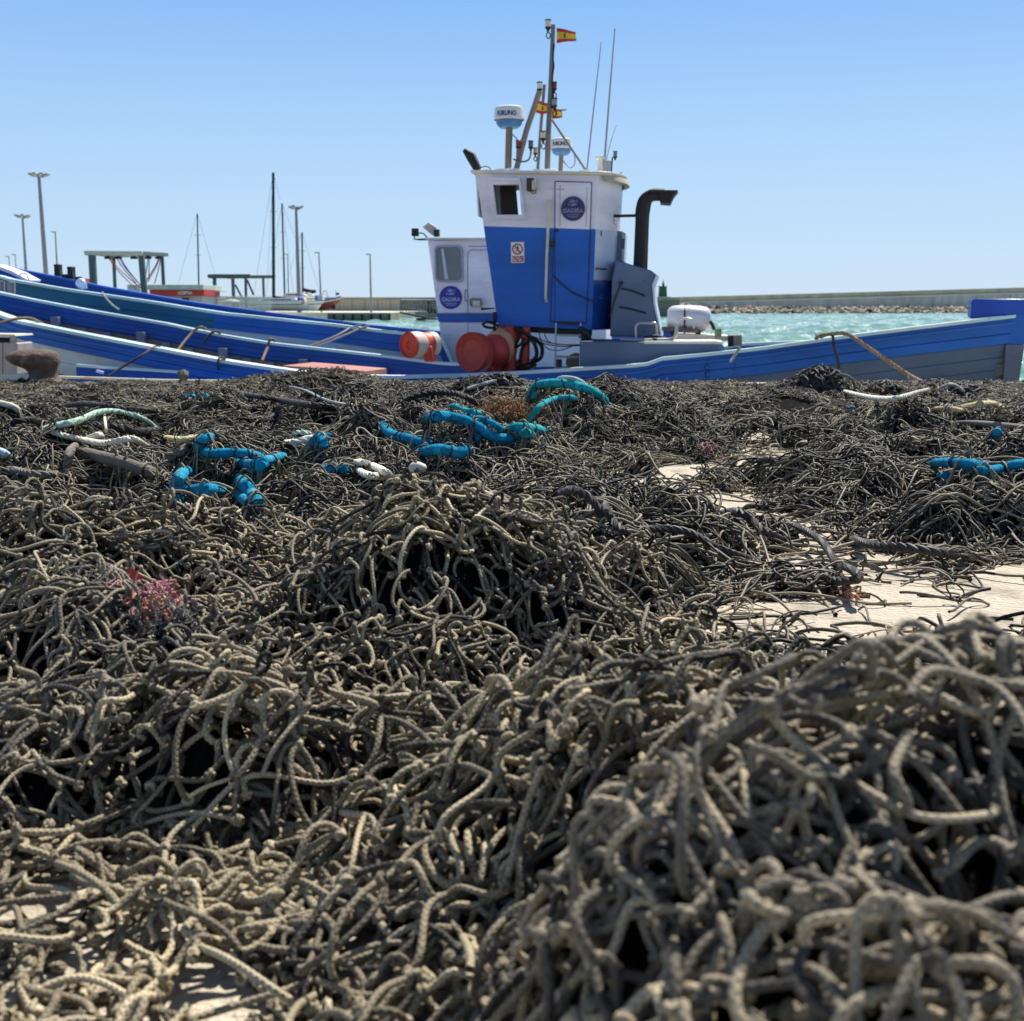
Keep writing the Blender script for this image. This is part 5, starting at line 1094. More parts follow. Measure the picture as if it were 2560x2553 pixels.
cdr = paint('paint_drum_cream', srgb(206, 192, 178), .5, srgb(150, 110, 90), .5); c = Q(1020, 863, 2.9); s = 33.5 * (C0 + 2.9) / F; ax = nrm(NN * math.cos(.6) + UU * math.sin(.6))
for nm, m, pr in (('drum_flange', p_orange, [(0, .05), (s * .3, .05), (s * .34, .03), (s * .86, .03), (s * .92, 0), (s, .01), (s, .05)]), ('drum_barrel', cdr, [(s, .05), (s * 1.02, .2), (s * .97, .27)]),
                  ('drum_band', p_orange, [(s * .97, .27), (s * .93, .3), (s * .93, .42), (s * .97, .44)]), ('drum_back', cdr, [(s * .97, .44), (s * .97, .56), (0, .56)])):
    mb = MB(); mb.lathe(pr, c, ax, 44); mb.build(nm, m, far_h)
mb = MB(); mb.lathe([(0, 0), (.2, 0), (.27, .04), (.27, .10), (.12, .16), (.12, .3), (0, .3)], Q(1240, 868, .9), nrm(NN * .8 + UU * .6), 32); mb.build('sheave', paint('paint_sheave', srgb(196, 150, 110), .5, srgb(160, 60, 40), .9), b1)
mb = MB(); mb.lathe([(0, 0), (.26, 0), (.3, .06), (.26, .12), (0, .12)], Q(1252, 862, 1.2), nrm(NN * .7 + UU * .7), 32); mb.build('sheave', p_red, b1)
for pts, w in ((((1278, 816), (1277, 932)), .16), (((1315, 818), (1312, 930)), .13), (((1245, 880), (1243, 932)), .14)):
    mb = MB(); mb.tube([Q(*pts[0], .95), Q(*pts[1], .95)], w / 2, 12); mb.build('hauler_post', p_red, b1)
mb = MB(); mb.prism([Q(x, y, 1.0) for x, y in ((1225, 905), (1322, 900), (1326, 932), (1210, 932))], NN * .4); mb.build('hauler_base', p_red, b1, bevel=.02)
mb = MB(); mb.prism([Q(x, y, 1.15) for x, y in ((1262, 818), (1325, 822), (1318, 850), (1292, 845), (1285, 870), (1262, 868))], NN * .25); mb.build('hauler_arm', p_red, b1, bevel=.02)
mb = MB(); mb.prism([Q(x, y, 3.0) for x, y in ((1058, 870), (1078, 865), (1084, 905), (1060, 905))], NN * .3); mb.build('hauler_base', p_orange, b1, bevel=.02)
# hydraulic hoses
for pts, r in (([(1206, 810), (1215, 818), (1240, 822), (1262, 832), (1275, 850)], .02), ([(1207, 810), (1216, 805), (1232, 808), (1246, 816)], .02), ([(1285, 818), (1310, 830), (1335, 858), (1342, 885), (1335, 900), (1328, 912)], .028),
               ([(1290, 822), (1320, 838), (1352, 862), (1354, 890), (1342, 902), (1332, 900)], .028), ([(1300, 826), (1296, 850), (1285, 868), (1300, 862), (1315, 840)], .02), ([(1236, 800), (1238, 830), (1250, 842), (1262, 862)], .02),
               ([(1325, 850), (1306, 870), (1300, 900), (1302, 920)], .022), ([(1420, 826), (1440, 832), (1462, 856)], .02), ([(1450, 824), (1462, 830), (1472, 850)], .05), ([(1335, 912), (1318, 916), (1300, 922)], .05),
               ([(1330, 840), (1370, 856), (1410, 862), (1450, 862)], .008), ([(1322, 838), (1350, 856), (1400, 866), (1450, 864)], .008), ([(1348, 826), (1352, 850), (1370, 872), (1400, 876), (1430, 866)], .007), ([(1360, 826), (1366, 848), (1380, 858)], .007)):
    mb = MB(); mb.tube(spline([Q(x, y, .9 + random.uniform(-.08, .08)) for x, y in pts], 6), r, 8); mb.build('hydraulic_hose', black, b1)
mb = MB(); mb.tube([Q(1237, 780, 1.0), Q(1238, 808, 1.0)], .03, 8); mb.build('valve', darkm, b1); mb = MB(); mb.tube([Q(1203, 773, 1.1), Q(1238, 771, 1.1)], [.02, .006], 8); mb.build('control_lever', darkm, b1)
mb = MB(); mb.cyl(Q(1435, 905, 1.2), Q(1435, 905, 1.2) + NN * .3, .12); mb.build('winch_drum', mat('tan_rope', srgb(150, 132, 104), .8), b1); mb = MB(); mb.box(Q(1396, 912, 1.2), (.1, .1, .16)); mb.build('deck_block', rust, b1)

# ================================================================= boat behind with the white wheelhouse
NEAR2 = [(-900, 560), (-200, 655), (-60, 678), (0, 689), (30, 698), (150, 719), (376, 752), (480, 769), (560, 781), (833, 809), (961, 826), (1096, 838), (1106, 841), (1113, 915), (1300, 915), (1600, 905), (2000, 905)]
FAR2 = [(-900, 540), (-200, 640), (0, 663), (111, 684), (256, 714), (480, 754), (672, 780), (929, 812), (1100, 828), (1400, 834), (1700, 820), (2000, 795)]
H2 = Hull(NEAR2, FAR2, C0 + 6.6, 1.9, -18, .3, 2.4, 80, mid=-7)
b2 = empty('fishing_boat', 'wooden fishing boat with white wheelhouse moored outside, mostly hidden behind the blue wheelhouse', 'fishing boat')
def band2(i): return float(np.interp(proj(H2.N[i])[0], [0, 250, 560, 1000, 1600], [.9, .42, .30, .34, .34]))
H2.strip('hull', [p_white_h], 1, lambda i: [(a, band2(i) + b) for a, b in ((.03, 0), (.06, .3), (.2, .7), (.5, 1.2), (1, 1.8))], b2); H2.strip('hull', [p_white_h], -1, lambda i: [(a, band2(i) + b) for a, b in ((.03, 0), (.06, .3), (.2, .7), (.5, 1.2), (1, 1.8))], b2)
H2.strip('sheer_strake', [p_teal], 1, lambda i: [(-.02, .04), (-.02, band2(i)), (.03, band2(i) + .01)], b2, 0, 42); H2.strip('sheer_strake', [p_blue_s], 1, lambda i: [(-.02, .04), (-.02, band2(i)), (.03, band2(i) + .01)], b2, 42)
H2.strip('sheer_strake', [p_blue_s], -1, lambda i: [(-.02, .04), (-.02, band2(i)), (.03, band2(i) + .01)], b2)
H2.strip('rail_cap', [p_cap], 1, [(-.05, .05), (-.05, 0), (.16, 0), (.16, .05)], b2, smooth=False); H2.strip('rail_cap', [paint('paint_cap_blue', srgb(24, 90, 190), .3)], -1, [(-.05, .05), (-.05, 0), (.14, 0), (.14, .05)], b2, smooth=False)
H2.strip('bulwark', [p_in], -1, [(.1, .04), (.12, .22), (.16, .8)], b2); H2.strip('bulwark', [p_in], 1, [(.12, .04), (.14, .8)], b2); H2.strip('stringer', [paint('paint_stringer', srgb(90, 140, 210), .3)], -1, [(.13, .20), (.18, .20), (.18, .25)], b2, smooth=False)
H2.strip('deck', [p_deck], 1, lambda i: [(.16, .7), (np.linalg.norm(H2.F[i] - H2.N[i]) - .1, .7)], b2)
D2 = 5.35; WD2 = 1.7
def box2(nm, m, pts, par, d=D2, th=WD2, bev=.03): mb = MB(); mb.prism([Q(x, y, d) for x, y in pts], NN * th); return mb.build(nm, m, par, bevel=bev)
p_white2 = paint('paint_white_cabin', srgb(238, 232, 238), .42, srgb(190, 182, 190), .3)
wx = lambda y: 1068 + (y - 600) * (1110 - 1068) / 305.
def sl_pts(y0, y1, xr=1516): return [(wx(y0), y0), (xr, y0), (xr, y1), (wx(y1), y1)]
w2 = box2('wheelhouse', p_white2, sl_pts(599, 785), b2, bev=.04)
box2('blue_stripe', p_blue, [(wx(785) - .5, 785.3), (1517, 785.3), (1517, 804.7), (wx(804) - .5, 804.7)], w2, D2 - .004, WD2 + .008, 0); box2('lower_wall', p_white2, sl_pts(805, 925), w2, bev=.03)
box2('roof', paint('paint_roof_cream', srgb(226, 224, 214), .5), [(1060, 594), (1520, 594), (1520, 599), (1062, 599)], w2, D2 - .08, WD2 + .16, .01)
mb = MB(); mb.prism([Q(x, y, D2 + .2) for x, y in ((1033, 597), (1066, 596), (1066, 598.5), (1033, 598.5))], NN * .4); mb.build('roof_wing', darkm, w2)
def rrect(x0, y0, x1, y1, r, sk=0.):
    out = []
    for cx_, cy_, a0 in ((x1 - r, y0 + r, -90), (x1 - r, y1 - r, 0), (x0 + r, y1 - r, 90), (x0 + r, y0 + r, 180)):
        for k in range(6):
            a = math.radians(a0 + 18 * k); y = cy_ + r * math.sin(a); out.append((cx_ + r * math.cos(a) + sk * (y - y0), y))
    return out
o_ = rrect(1085, 613, 1156, 706, 12, .035); i_ = rrect(1090, 618, 1151, 701, 9, .035)
mb = MB(); n_ = len(o_); A_ = [Q(x, y, D2 - .04) for x, y in o_]; B_ = [Q(x, y, D2 - .04) for x, y in i_]; mb.add(A_ + B_ + [p + NN * .04 for p in A_], [(i, (i + 1) % n_, n_ + (i + 1) % n_, n_ + i) for i in range(n_)] + [(i, 2 * n_ + i, 2 * n_ + (i + 1) % n_, (i + 1) % n_) for i in range(n_)]); wf2 = mb.build('window_frame', mat('window_rubber', srgb(168, 168, 170), .5), w2)
mb = MB(); mb.add([Q(x, y, D2 - .02) for x, y in i_], [tuple(range(n_))]); mb.build('window_glass', mat('window_glass_grey', srgb(112, 116, 120), .12, var=.35, vscale=1.2), w2)
mb = MB(); mb.add([Q(x, y, D2 - .024) for x, y in ((1103, 622), (1108, 621), (1121, 698), (1112, 699))], [(0, 1, 2, 3)]); mb.build('curtain', mat('curtain_pale', srgb(196, 212, 214), .6), w2)
emblem(1127, 744, 28, D2 - .006, w2, None, (178, 186, 222), (22, 34, 150), (22, 34, 150), False)
mb = MB(); d_ = rrect(1169, 626, 1240, 800, 8)
def quadline2(pts, w, d, mb):
    for (xa, ya), (xb, yb) in zip(pts, pts[1:]):
        a, b = Q(xa, ya, d), Q(xb, yb, d); t = nrm(b - a); s_ = np.cross(t, NN) * w; mb.add([a - s_, a + s_, b + s_, b - s_], [(0, 1, 2, 3)])
quadline2([(1240, 625), (1178, 625), (1172, 628), (1169.5, 635), (1169.5, 784)], .007, D2 - .003, mb); quadline2([(1170, 806), (1170, 850)], .006, D2 - .003, mb); quadline2([(1172, 616), (1240, 616)], .007, D2 - .003, mb); mb.build('door_seam', mat('seam_grey', srgb(120, 116, 134), .6), w2)
mb = MB(); mb.tube(spline([Q(1166, 726, D2), Q(1163, 728, D2 - .06), Q(1163, 750, D2 - .06), Q(1167, 753, D2)], 4), .012, 6); mb.build('door_handle', galv, w2)
mb = MB(); a = Q(1175, 756, D2 - .08); b = Q(1205, 757, D2 - .08); mb.tube([a, a + (b - a) * .1, a + (b - a) * .9, b], [.05, .075, .075, .05], 12); lo = mb.build('bulkhead_lamp', mat('lamp_cast_grey', srgb(130, 124, 112), .6), w2)
mb = MB(); mb.tube([a + (b - a) * .25 + (0, -.04, -.015), a + (b - a) * .85 + (0, -.04, -.015)], .058, 12); mb.build('lamp_lens', mat('lamp_lens', srgb(220, 206, 186), .3), lo)
for (x, y, w_, h_, m) in ((1038, 581, .12, .14, darkm), (1092, 583, .10, .13, darkm)):
    mb = MB(); mb.box(Q(x, y, D2 + .3), (w_, .1, h_), (UU, NN, (0, 0, 1))); mb.build('floodlight', m, w2, bevel=.01)
mb = MB(); mb.prism([Q(x, y, D2 + .35) for x, y in ((1056, 568), (1072, 556), (1090, 568), (1092, 588), (1080, 588))], NN * .15); mb.build('floodlight', mat('lamp_alu', srgb(186, 178, 164), .5), w2, bevel=.01)
mb = MB(); mb.tube(spline([Q(1045, 583, D2 + .3), Q(1058, 584, D2 + .3), Q(1068, 594, D2 + .3)]), .012, 6); mb.tube([Q(1036, 587, D2 + .3), Q(1036, 597, D2 + .3)], .01, 5); mb.build('lamp_bracket', darkm, w2)
# far stern gear on the second boat
for x, y in ((146, 681), (179, 687)):
    mb = MB(); c = Q(x, y, 8.2); mb.box(c, (.12, .2, .24)); mb.cyl(c + (0, 0, .11), c + (0, 0, .17), .09, 12); mb.box(c + (.15, 0, -.12), (.13, .14, .16)); mb.build('stern_winch', mat('gear_green_black', srgb(36, 48, 42), .7), b2, bevel=.02)
for x, y in ((28, 715), (2, 712)):
    mb = MB(); mb.tube([Q(x, y + 20, 4.3), Q(x, y - 10, 4.3)], .07, 12); mb.build('mooring_post', paint('post_worn_%d' % x, srgb(170, 158, 156), .8, srgb(120, 100, 90), .5), b1)
mb = MB(); mb.tube(spline([Q(203, 716, 5.2), Q(198, 708, 5.2), Q(206, 706, 5.2), Q(210, 722, 5.2)]), .07, 8); mb.build('fender_bottle', mat('plastic_blue_white', srgb(190, 206, 232), .4, var=.3, vscale=8), b2)
mb = MB(); mb.prism([Q(x, y, 6.2) for x, y in ((-20, 660), (30, 678), (70, 700), (66, 704), (24, 684), (-20, 668))], NN * .5); mb.build('stern_grating', p_white, b2)
mb = MB(); mb.tube(spline([Q(48, 690, 5.4), Q(56, 683, 5.4), Q(66, 686, 5.4), Q(72, 700, 5.4)]), .012, 6); mb.build('grab_rail', steelg, b2)

# ================================================================= low skiff alongside the quay
sk = empty('skiff', 'long low blue skiff with pale rails lying against the quay at the left', 'skiff')
SN = [(-900, 938), (0, 935), (421, 949), (705, 951), (1100, 960)]; SF = [(-900, 895), (0, 902), (145, 907), (240, 913), (480, 928), (560, 932), (769, 937), (1100, 948)]
class Sk(Hull): pass
HS_ = Hull(SN, SF, 0, .1, 0, 1, 2, 2)
HS_.n = 40; HS_.N, HS_.F = [], []
for k in range(41):
    x = -6.2 + k * 8.9 / 40; q = min(1, abs((x + 1.6) / 4.6)) ; w = .62 * (1 - q ** 3) if x > -1.6 else .62
    a = np.array([x, 16.0 - (w - .62), 0]); f = np.array([x, 16.0 + .62 + w, 0]); a[2] = zat(a[0], a[1], SN); f[2] = zat(f[0], f[1], SF); HS_.N.append(a); HS_.F.append(f)
sk_blue = paint('paint_skiff_blue', srgb(14, 92, 172), .5, srgb(40, 70, 110), .5); sk_cap = paint('paint_skiff_cap', srgb(232, 224, 196), .6, srgb(196, 160, 110), .8)
HS_.strip('hull', [sk_blue], 1, [(0, .02), (.03, .3), (.1, .9), (.3, 1.4)], sk); HS_.strip('hull', [sk_blue], -1, [(0, .02), (.03, .3), (.1, .9), (.3, 1.4)], sk)
HS_.strip('rail', [sk_cap], 1, [(-.03, .03), (-.03, 0), (.04, -.0), (.04, .03)], sk, smooth=False); HS_.strip('rail', [p_cap], -1, [(-.03, .04), (-.03, 0), (.06, 0), (.06, .04)], sk, smooth=False)
HS_.strip('inner_side', [p_in], -1, [(.05, .03), (.08, .6)], sk); HS_.strip('inner_side', [p_in], 1, [(.05, .03), (.08, .6)], sk); HS_.strip('bottom_boards', [p_deck], 1, [(.08, .5), (1.2, .5)], sk)
mb = MB(); c = P(250, 930, 17.1); mb.box(c, (.1, .04, .035), (nrm((1, 0, -.25)), (0, 1, 0), nrm((.25, 0, 1)))); mb.build('cleat', p_white, sk)
# mooring lines
ropeg = mat('mooring_rope', srgb(120, 104, 84), .85, var=.25, vscale=40); roped = mat('mooring_rope_dark', srgb(58, 52, 48), .85, var=.25, vscale=40)
def line_obj(pts, r, m, label, laid=False, group='mooring and lashing ropes on the boats', name='rope', n=8):
    mb = MB(); p = spline(pts, n)
    if laid: rope_strands(mb, p, r)
    else: mb.tube(p, r, 8)
    return tag(mb.build(name, m), label, 'rope', group)
line_obj([Q(2040, 846, .35), Q(2050, 838, .2), Q(2070, 836, .0), Q(2100, 833, -.08), Q(2125, 838, -.1), Q(2160, 862, -.25), P(2260, 930, 15.7), P(2330, 968, 15.0), P(2358, 985, 14.6)], .028, mat('mooring_rope_tan', srgb(150, 126, 100), .85, var=.25, vscale=30), 'thick brown mooring rope stretched from the bow rail down to the quay', True)
line_obj([Q(2078, 833, -.04), Q(2082, 842, -.12), Q(2086, 870, -.12), Q(2096, 905, -.05), Q(2096, 932, .0)], .02, roped, 'dark rope hanging down the bow planking under the mooring rope')
line_obj([Q(2040, 838, .05), Q(2052, 844, .2), Q(2068, 838, .05), Q(2080, 834, -.03), Q(2070, 833, .1), Q(2050, 836, .12)], .014, steelg, 'short pale shackle lashing on the bow rail')
line_obj([P(-40, 822, 17.2), P(0, 808, 17.3), P(40, 797, 17.5), P(80, 797, 17.8), P(110, 812, 18.3)], .022, ropeg, 'brown rope over the stern rail at the far left')
line_obj([P(400, 867, 17.4), P(385, 868, 17.3), P(360, 885, 16.8), P(310, 915, 16.6), P(272, 941, 16.4)], .018, roped, 'thin brown line from the near rail down into the skiff')
line_obj([Q(562, 898, -.06), Q(552, 893, .1), Q(546, 900, -.05), Q(545, 925, -.08)], .018, roped, 'short dark line looped over the near rail, left of the pink hatch')
line_obj([Q(515, 822, 3.9), Q(500, 818, 3.7), Q(480, 832, 3.6), Q(460, 855, 3.3), Q(444, 876, 3.)], .022, ropeg, 'rope hanging inside the far bulwark, leftmost of three')
line_obj([Q(551, 832, 3.9), Q(535, 829, 3.7), Q(520, 842, 3.6), Q(508, 862, 3.5)], .022, roped, 'rope hanging inside the far bulwark, middle one of three')
line_obj([Q(688, 853, 3.9), Q(676, 848, 3.7), Q(668, 870, 3.6), Q(655, 902, 3.1)], .024, ropeg, 'rope hanging inside the far bulwark, right one of three')
line_obj([Q(905, 814, 4.6), Q(880, 818, 4.7), Q(840, 840, 4.3), Q(772, 866, 4.1)], .018, mat('rope_pale', srgb(170, 160, 150), .8), 'upper strand of the pale line slung between the two boats')
line_obj([Q(925, 815, 4.7), Q(900, 822, 4.6), Q(850, 843, 4.3), Q(782, 868, 4.1)], .018, MATS['rope_pale'], 'lower strand of the pale line slung between the two boats')
line_obj([Q(256, 731, 4.6), Q(262, 742, 4.5), Q(280, 762, 4.4), Q(298, 775, 4.3)], .018, MATS['rope_pale'], 'frayed pale line hanging down the teal boat side at the left')
line_obj([Q(1850, 868, .3), Q(1835, 892, .25), Q(1826, 905, .2)], .02, MATS['rope_pale'], 'short pale line at the forward deck by the wooden post')
mb = MB(); c = P(456, 940, 15.9); mb.tube(spline([c + (0, 0, .04), c + (.03, -.05, -.02), c + (0, -.05, -.1), c + (-.04, -.05, -.2)]), [.07] * 8 + [.05] * 8 + [.03] * 9, 8); tag(mb.build('rope_fender', mat('gear_green_grey', srgb(96, 98, 80), .9, var=.3, vscale=20)), 'frayed green-grey rope fender hung over the near skiff rail', 'fender')

# ---- bollard and the grey plywood box at the left
bo = MB(); bc_ = G(100, 966, .0); bx, by = bc_[0], bc_[1]
def ring(z, cx_, rx, ry, sq=1.): return [np.array([bx + cx_ + rx * math.cos(a), by + ry * math.sin(a) * sq, z]) for a in np.linspace(0, 2 * math.pi, 33)[:-1]]
sw_ = by / F
R_ = [(0.0, .08, .27, .27), (.03, .08, .27, .27), (.05, .07, .22, .22), (.09, .05, .18, .17), (.15, .055, .165, .16), (.22, .035, .19, .18), (.255, -.02, .26, .22), (.30, -.055, .315, .25), (.35, -.07, .318, .26), (.39, -.06, .29, .24), (.425, -.03, .22, .18), (.44, -.02, .12, .1), (.445, -.02, .01, .01)]
rows = [ring(z, c, rx, ry) for z, c, rx, ry in R_]; n_ = 32; vs = [p for r in rows for p in r]
bo.add(vs, [(i * n_ + j, i * n_ + (j + 1) % n_, (i + 1) * n_ + (j + 1) % n_, (i + 1) * n_ + j) for i in range(len(rows) - 1) for j in range(n_)], True)
bol = bo.build('bollard', rust, sharp=80); tag(bol, 'rusty brown cast iron bollard with an overhanging head on the quay edge', 'bollard')
sb = bol.modifiers.new('s', 'SUBSURF'); sb.levels = sb.render_levels = 2
tx = bpy.data.textures.new('cast', 'CLOUDS'); tx.noise_scale = .12; dm_ = bol.modifiers.new('d', 'DISPLACE'); dm_.texture = tx; dm_.strength = .03
pb = empty('storage_box', 'weathered grey plywood box with a slatted top at the left edge, behind the bollard', 'box')
ply = mat('weathered_plywood', srgb(168, 160, 158), .85, var=.18, vscale=6, stretch=(1, 1, .2), stain=srgb(120, 112, 108), stain_amt=.6)
mb = MB(); mb.prism([P(x, y, 15.75) for x, y in ((-200, 856), (40, 857), (44, 860), (42, 936), (-200, 936))], (0, .5, 0)); mb.build('side_panel', ply, pb, bevel=.004)
mb = MB(); mb.prism([P(x, y, 15.7) for x, y in ((-200, 833), (36, 836), (38, 841), (-200, 840))], (0, .6, 0)); mb.build('lid', paint('lid_pale', srgb(206, 200, 180), .7, srgb(150, 130, 100), .5), pb, bevel=.004)
for x in (30, -60): mb = MB(); mb.prism([P(a, b, 15.78) for a, b in ((x - 5, 841), (x + 4, 841), (x + 6, 857), (x - 5, 857))], (0, .1, 0)); mb.build('lid_block', ply, pb)
mb = MB(); mb.prism([P(x, y, 15.85) for x, y in ((-200, 842), (24, 844), (24, 856), (-200, 856))], (0, .02, 0)); mb.build('slot', darkm, pb)
for x in (6, -60, -120): mb = MB(); mb.prism([P(x, 858, 15.745), P(x + 1.5, 858, 15.745), P(x + 1.5, 936, 15.745), P(x, 936, 15.745)], (0, .004, 0)); mb.build('panel_joint', mat('joint_dark', (.1,) * 3), pb)
# ------------------------------------------------------------------ ropes and hoses lying on the nets
def fuzzy(name, col, col2, var=.3):
    m = mat(name, srgb(*col), .95, var=var, vscale=30, bump=.5, bscale=220, stain=srgb(*col2), stain_amt=.8, stain_scale=9, spec=.1); return m
hose_c = fuzzy('blue_felt_hose', (30, 142, 176), (104, 192, 206)); hose_t = fuzzy('turquoise_hose', (40, 164, 172), (110, 206, 200))
over = []
def hose(pts, r, m, label, cat='rope', group='blue padded ropes in the nets', name='padded_rope', fuzz=True, off=.0, raise_=None, n=8, laid=False, pitch=None):
    """pts: (px, py[, lift]) on the heaps, lift = height above the surface"""
    if fuzz: r *= .78
    ne = len(pts) - 1; W_ = [S(p[0], p[1], r * .7 + (p[2] * 1.25 if len(p) > 2 else off) + (.022 if 0 < i_ < ne else -.01)) for i_, p in enumerate(pts)]; mb = MB(); c = spline(W_, n)
    if laid: rope_strands(mb, c, r, pitch)
    else:
        rr = [r * (1 + .03 * math.sin(i * .6) + random.uniform(-.015, .015)) for i in range(len(c))]; rr[0] *= .3; rr[1] *= .75; rr[-1] *= .3; rr[-2] *= .75; mb.tube(c, rr, 12)
    o = mb.build(name, m)
    if (fuzz or r > .02) and not laid:  # net twine lying across and bound round it
        ub = np.random.default_rng(len(label) + 3)
        for _ in range(max(1, int(len(pts) * .7))):
            i = int(ub.integers(1, len(c) - 1)); t = nrm(c[i + 1] - c[i - 1]); u_ = nrm(np.cross(t, (0, 0, 1))); v_ = np.cross(u_, t)
            lash = MB(); lash.tube([c[i] + r * 1.04 * (math.cos(a) * u_ + math.sin(a) * v_) + t * r * .4 * math.sin(a + i) for a in np.linspace(0, 2 * math.pi, 13)[:-1]], .0045, 5, closed=True); lash.build('lashing', roped, o)
        for _ in range(int(len(pts) * 1.3)):
            i = int(ub.integers(1, len(c) - 1)); t = nrm(c[i + 1] - c[i - 1]); u_ = nrm(np.cross(t, (0, 0, 1)) + ub.normal(0, .5, 3) * (1, 1, 0)); w1, w2 = ub.uniform(.05, .14, 2)
            a_, b_ = c[i] - u_ * w1, c[i] + u_ * w2; top = c[i] + np.array([0, 0, r * ub.uniform(1.0, 1.7)])
            for q_ in (a_, b_): q_[2] = float(HM(q_[0], q_[1])) + .0
            cc = np.array(spline([a_, (a_ + top) / 2 + (0, 0, r * .5), top, (b_ + top) / 2 + (0, 0, r * .5), b_], 3)); over.append(cc)
    if fuzz:                            # loose fibres
        fz = MB(); g = np.random.default_rng(len(label))
        for _ in range(int(40 * len(pts) ** .5 * 4)):
            i = int(g.integers(1, len(c) - 1)); t = nrm(c[i + 1] - c[i - 1]); d = nrm(np.cross(t, g.normal(0, 1, 3))); b = c[i] + (c[i + 1] - c[i]) * g.random() + d * r * .92; e = b + (d * .6 + g.normal(0, .5, 3)) * r * .55; s_ = nrm(np.cross(e - b, (0, 1, .1))) * .0012
            fz.add([b - s_, b + s_, e], [(0, 1, 2)])
        f = fz.build('fibres', m, o); f['kind'] = 'stuff'
    return tag(o, label, cat, group)
hose([(1335, 1005), (1330, 978, .04), (1345, 963, .09), (1385, 958, .12), (1430, 962, .12), (1475, 975, .1), (1508, 997, .05), (1514, 1010)], .038, hose_t, 'thick turquoise padded rope arching over the net heap against the hull')
hose([(1315, 1066), (1330, 1040, .05), (1352, 1014, .09), (1385, 998, .1), (1425, 994, .07), (1440, 998)], .024, hose_t, 'thinner turquoise rope curving up beneath the big turquoise arch')
hose([(1256, 1082), (1280, 1070, .03), (1320, 1068, .05), (1355, 1076, .04), (1366, 1084)], .03, hose_t, 'turquoise rope loop at the foot of the curved rope, upper of two')
hose([(1290, 1098), (1300, 1086, .03), (1322, 1084, .04), (1340, 1096)], .03, hose_t, 'turquoise rope loop at the foot of the curved rope, lower of two')
hose([(1062, 1052), (1085, 1042, .04), (1120, 1041, .06), (1160, 1050, .06), (1200, 1070, .05), (1235, 1092, .04), (1290, 1100, .01)], .034, hose_c, 'long blue padded rope lying diagonally in the centre, thickest of the three strands')
hose([(1116, 1022), (1135, 1014, .03), (1160, 1024, .04), (1195, 1032, .03), (1226, 1038)], .018, hose_t, 'topmost thin turquoise strand above the long blue rope')
hose([(1150, 1036), (1185, 1044, .04), (1220, 1052, .05), (1250, 1072, .03), (1264, 1082)], .022, hose_c, 'middle blue strand running above the long blue rope')
hose([(956, 1055), (962, 1072, .03), (985, 1088, .03), (1020, 1096, .02), (1060, 1108, .03), (1075, 1110)], .032, hose_c, 'blue padded rope with a frayed raised end, netting wound round it')
hose([(1035, 1135), (1060, 1130, .02), (1100, 1124, .03), (1145, 1132, .03), (1175, 1122, .01)], .034, hose_c, 'shaded deep blue rope below the raised frayed end')
hose([(1180, 1095), (1200, 1090, .02), (1225, 1050, .0)], .02, hose_c, 'short blue piece linking the strands in the centre coil')
hose([(494, 1130), (497, 1108, .03), (512, 1096, .04), (530, 1092, .02)], .03, hose_c, 'curled blue rope end standing up above the long left piece')
hose([(500, 1128), (530, 1134, .02), (580, 1132, .04), (625, 1136, .04), (662, 1146, .01), (690, 1150)], .030, hose_c, 'long blue padded rope piece lying level in the left netting')
hose([(585, 1160), (610, 1158, .02), (640, 1160, .03), (672, 1150, .02), (715, 1138, 0)], .027, hose_c, 'blue rope piece crossing just below the long left piece')
hose([(630, 1182), (645, 1172, .02), (665, 1158, .03), (690, 1142, .02)], .026, hose_c, 'short slanted blue rope piece under the crossing')
hose([(448, 1258), (440, 1240, .02), (441, 1212, .04), (452, 1188, .05), (466, 1178, .03), (478, 1186)], .034, hose_c, 'upright curled blue rope bound with netting, lowest at the left')
hose([(452, 1232), (490, 1226, .02), (530, 1224, .03), (560, 1230, .01)], .034, hose_c, 'blue rope running right from the curl under loops of net twine')
hose([(600, 1198), (612, 1214, .03), (628, 1232, .04), (640, 1254, .03), (646, 1266)], .036, hose_c, 'dark blue slanted rope piece with frayed lower end')
hose([(588, 1236), (606, 1246, .02), (630, 1262, .03), (645, 1272)], .03, hose_c, 'blue rope fragment beneath the dark slanted piece')
hose([(680, 1098), (705, 1100, .01), (728, 1101)], .016, hose_c, 'small bright blue strand left of the white laid rope')
hose([(772, 1122, 0), (784, 1108, .03), (800, 1092, .05), (812, 1112, .03), (800, 1120)], .026, hose_c, 'bright blue clump over the end of the white rope')
hose([(800, 1088), (820, 1088, .02), (845, 1094)], .018, hose_c, 'frayed bright blue tail right of the blue clump')
hose([(805, 1172), (825, 1174, .02), (838, 1176)], .026, hose_c, 'blue fragment buried near the white float line, left one')
hose([(845, 1176), (858, 1174, .02), (866, 1178)], .022, hose_c, 'blue fragment buried near the white float line, right one')
hose([(2330, 1160), (2350, 1156, .02), (2385, 1156, .04), (2430, 1160, .03), (2470, 1164, .02)], .026, hose_c, 'blue padded rope at the right edge, left part of the upper strand')
hose([(2400, 1168), (2450, 1176, .03), (2500, 1172, .03), (2545, 1160, .03), (2600, 1158)], .026, hose_c, 'blue padded rope at the right edge, running out of the picture')
hose([(2340, 1188), (2360, 1190, .01), (2378, 1192)], .018, hose_c, 'small blue rope fragment under the right edge strands')
hose([(2480, 1092, 0), (2490, 1084, .03), (2496, 1076, .04)], .024, hose_c, 'small upright blue rope end in the right heap')
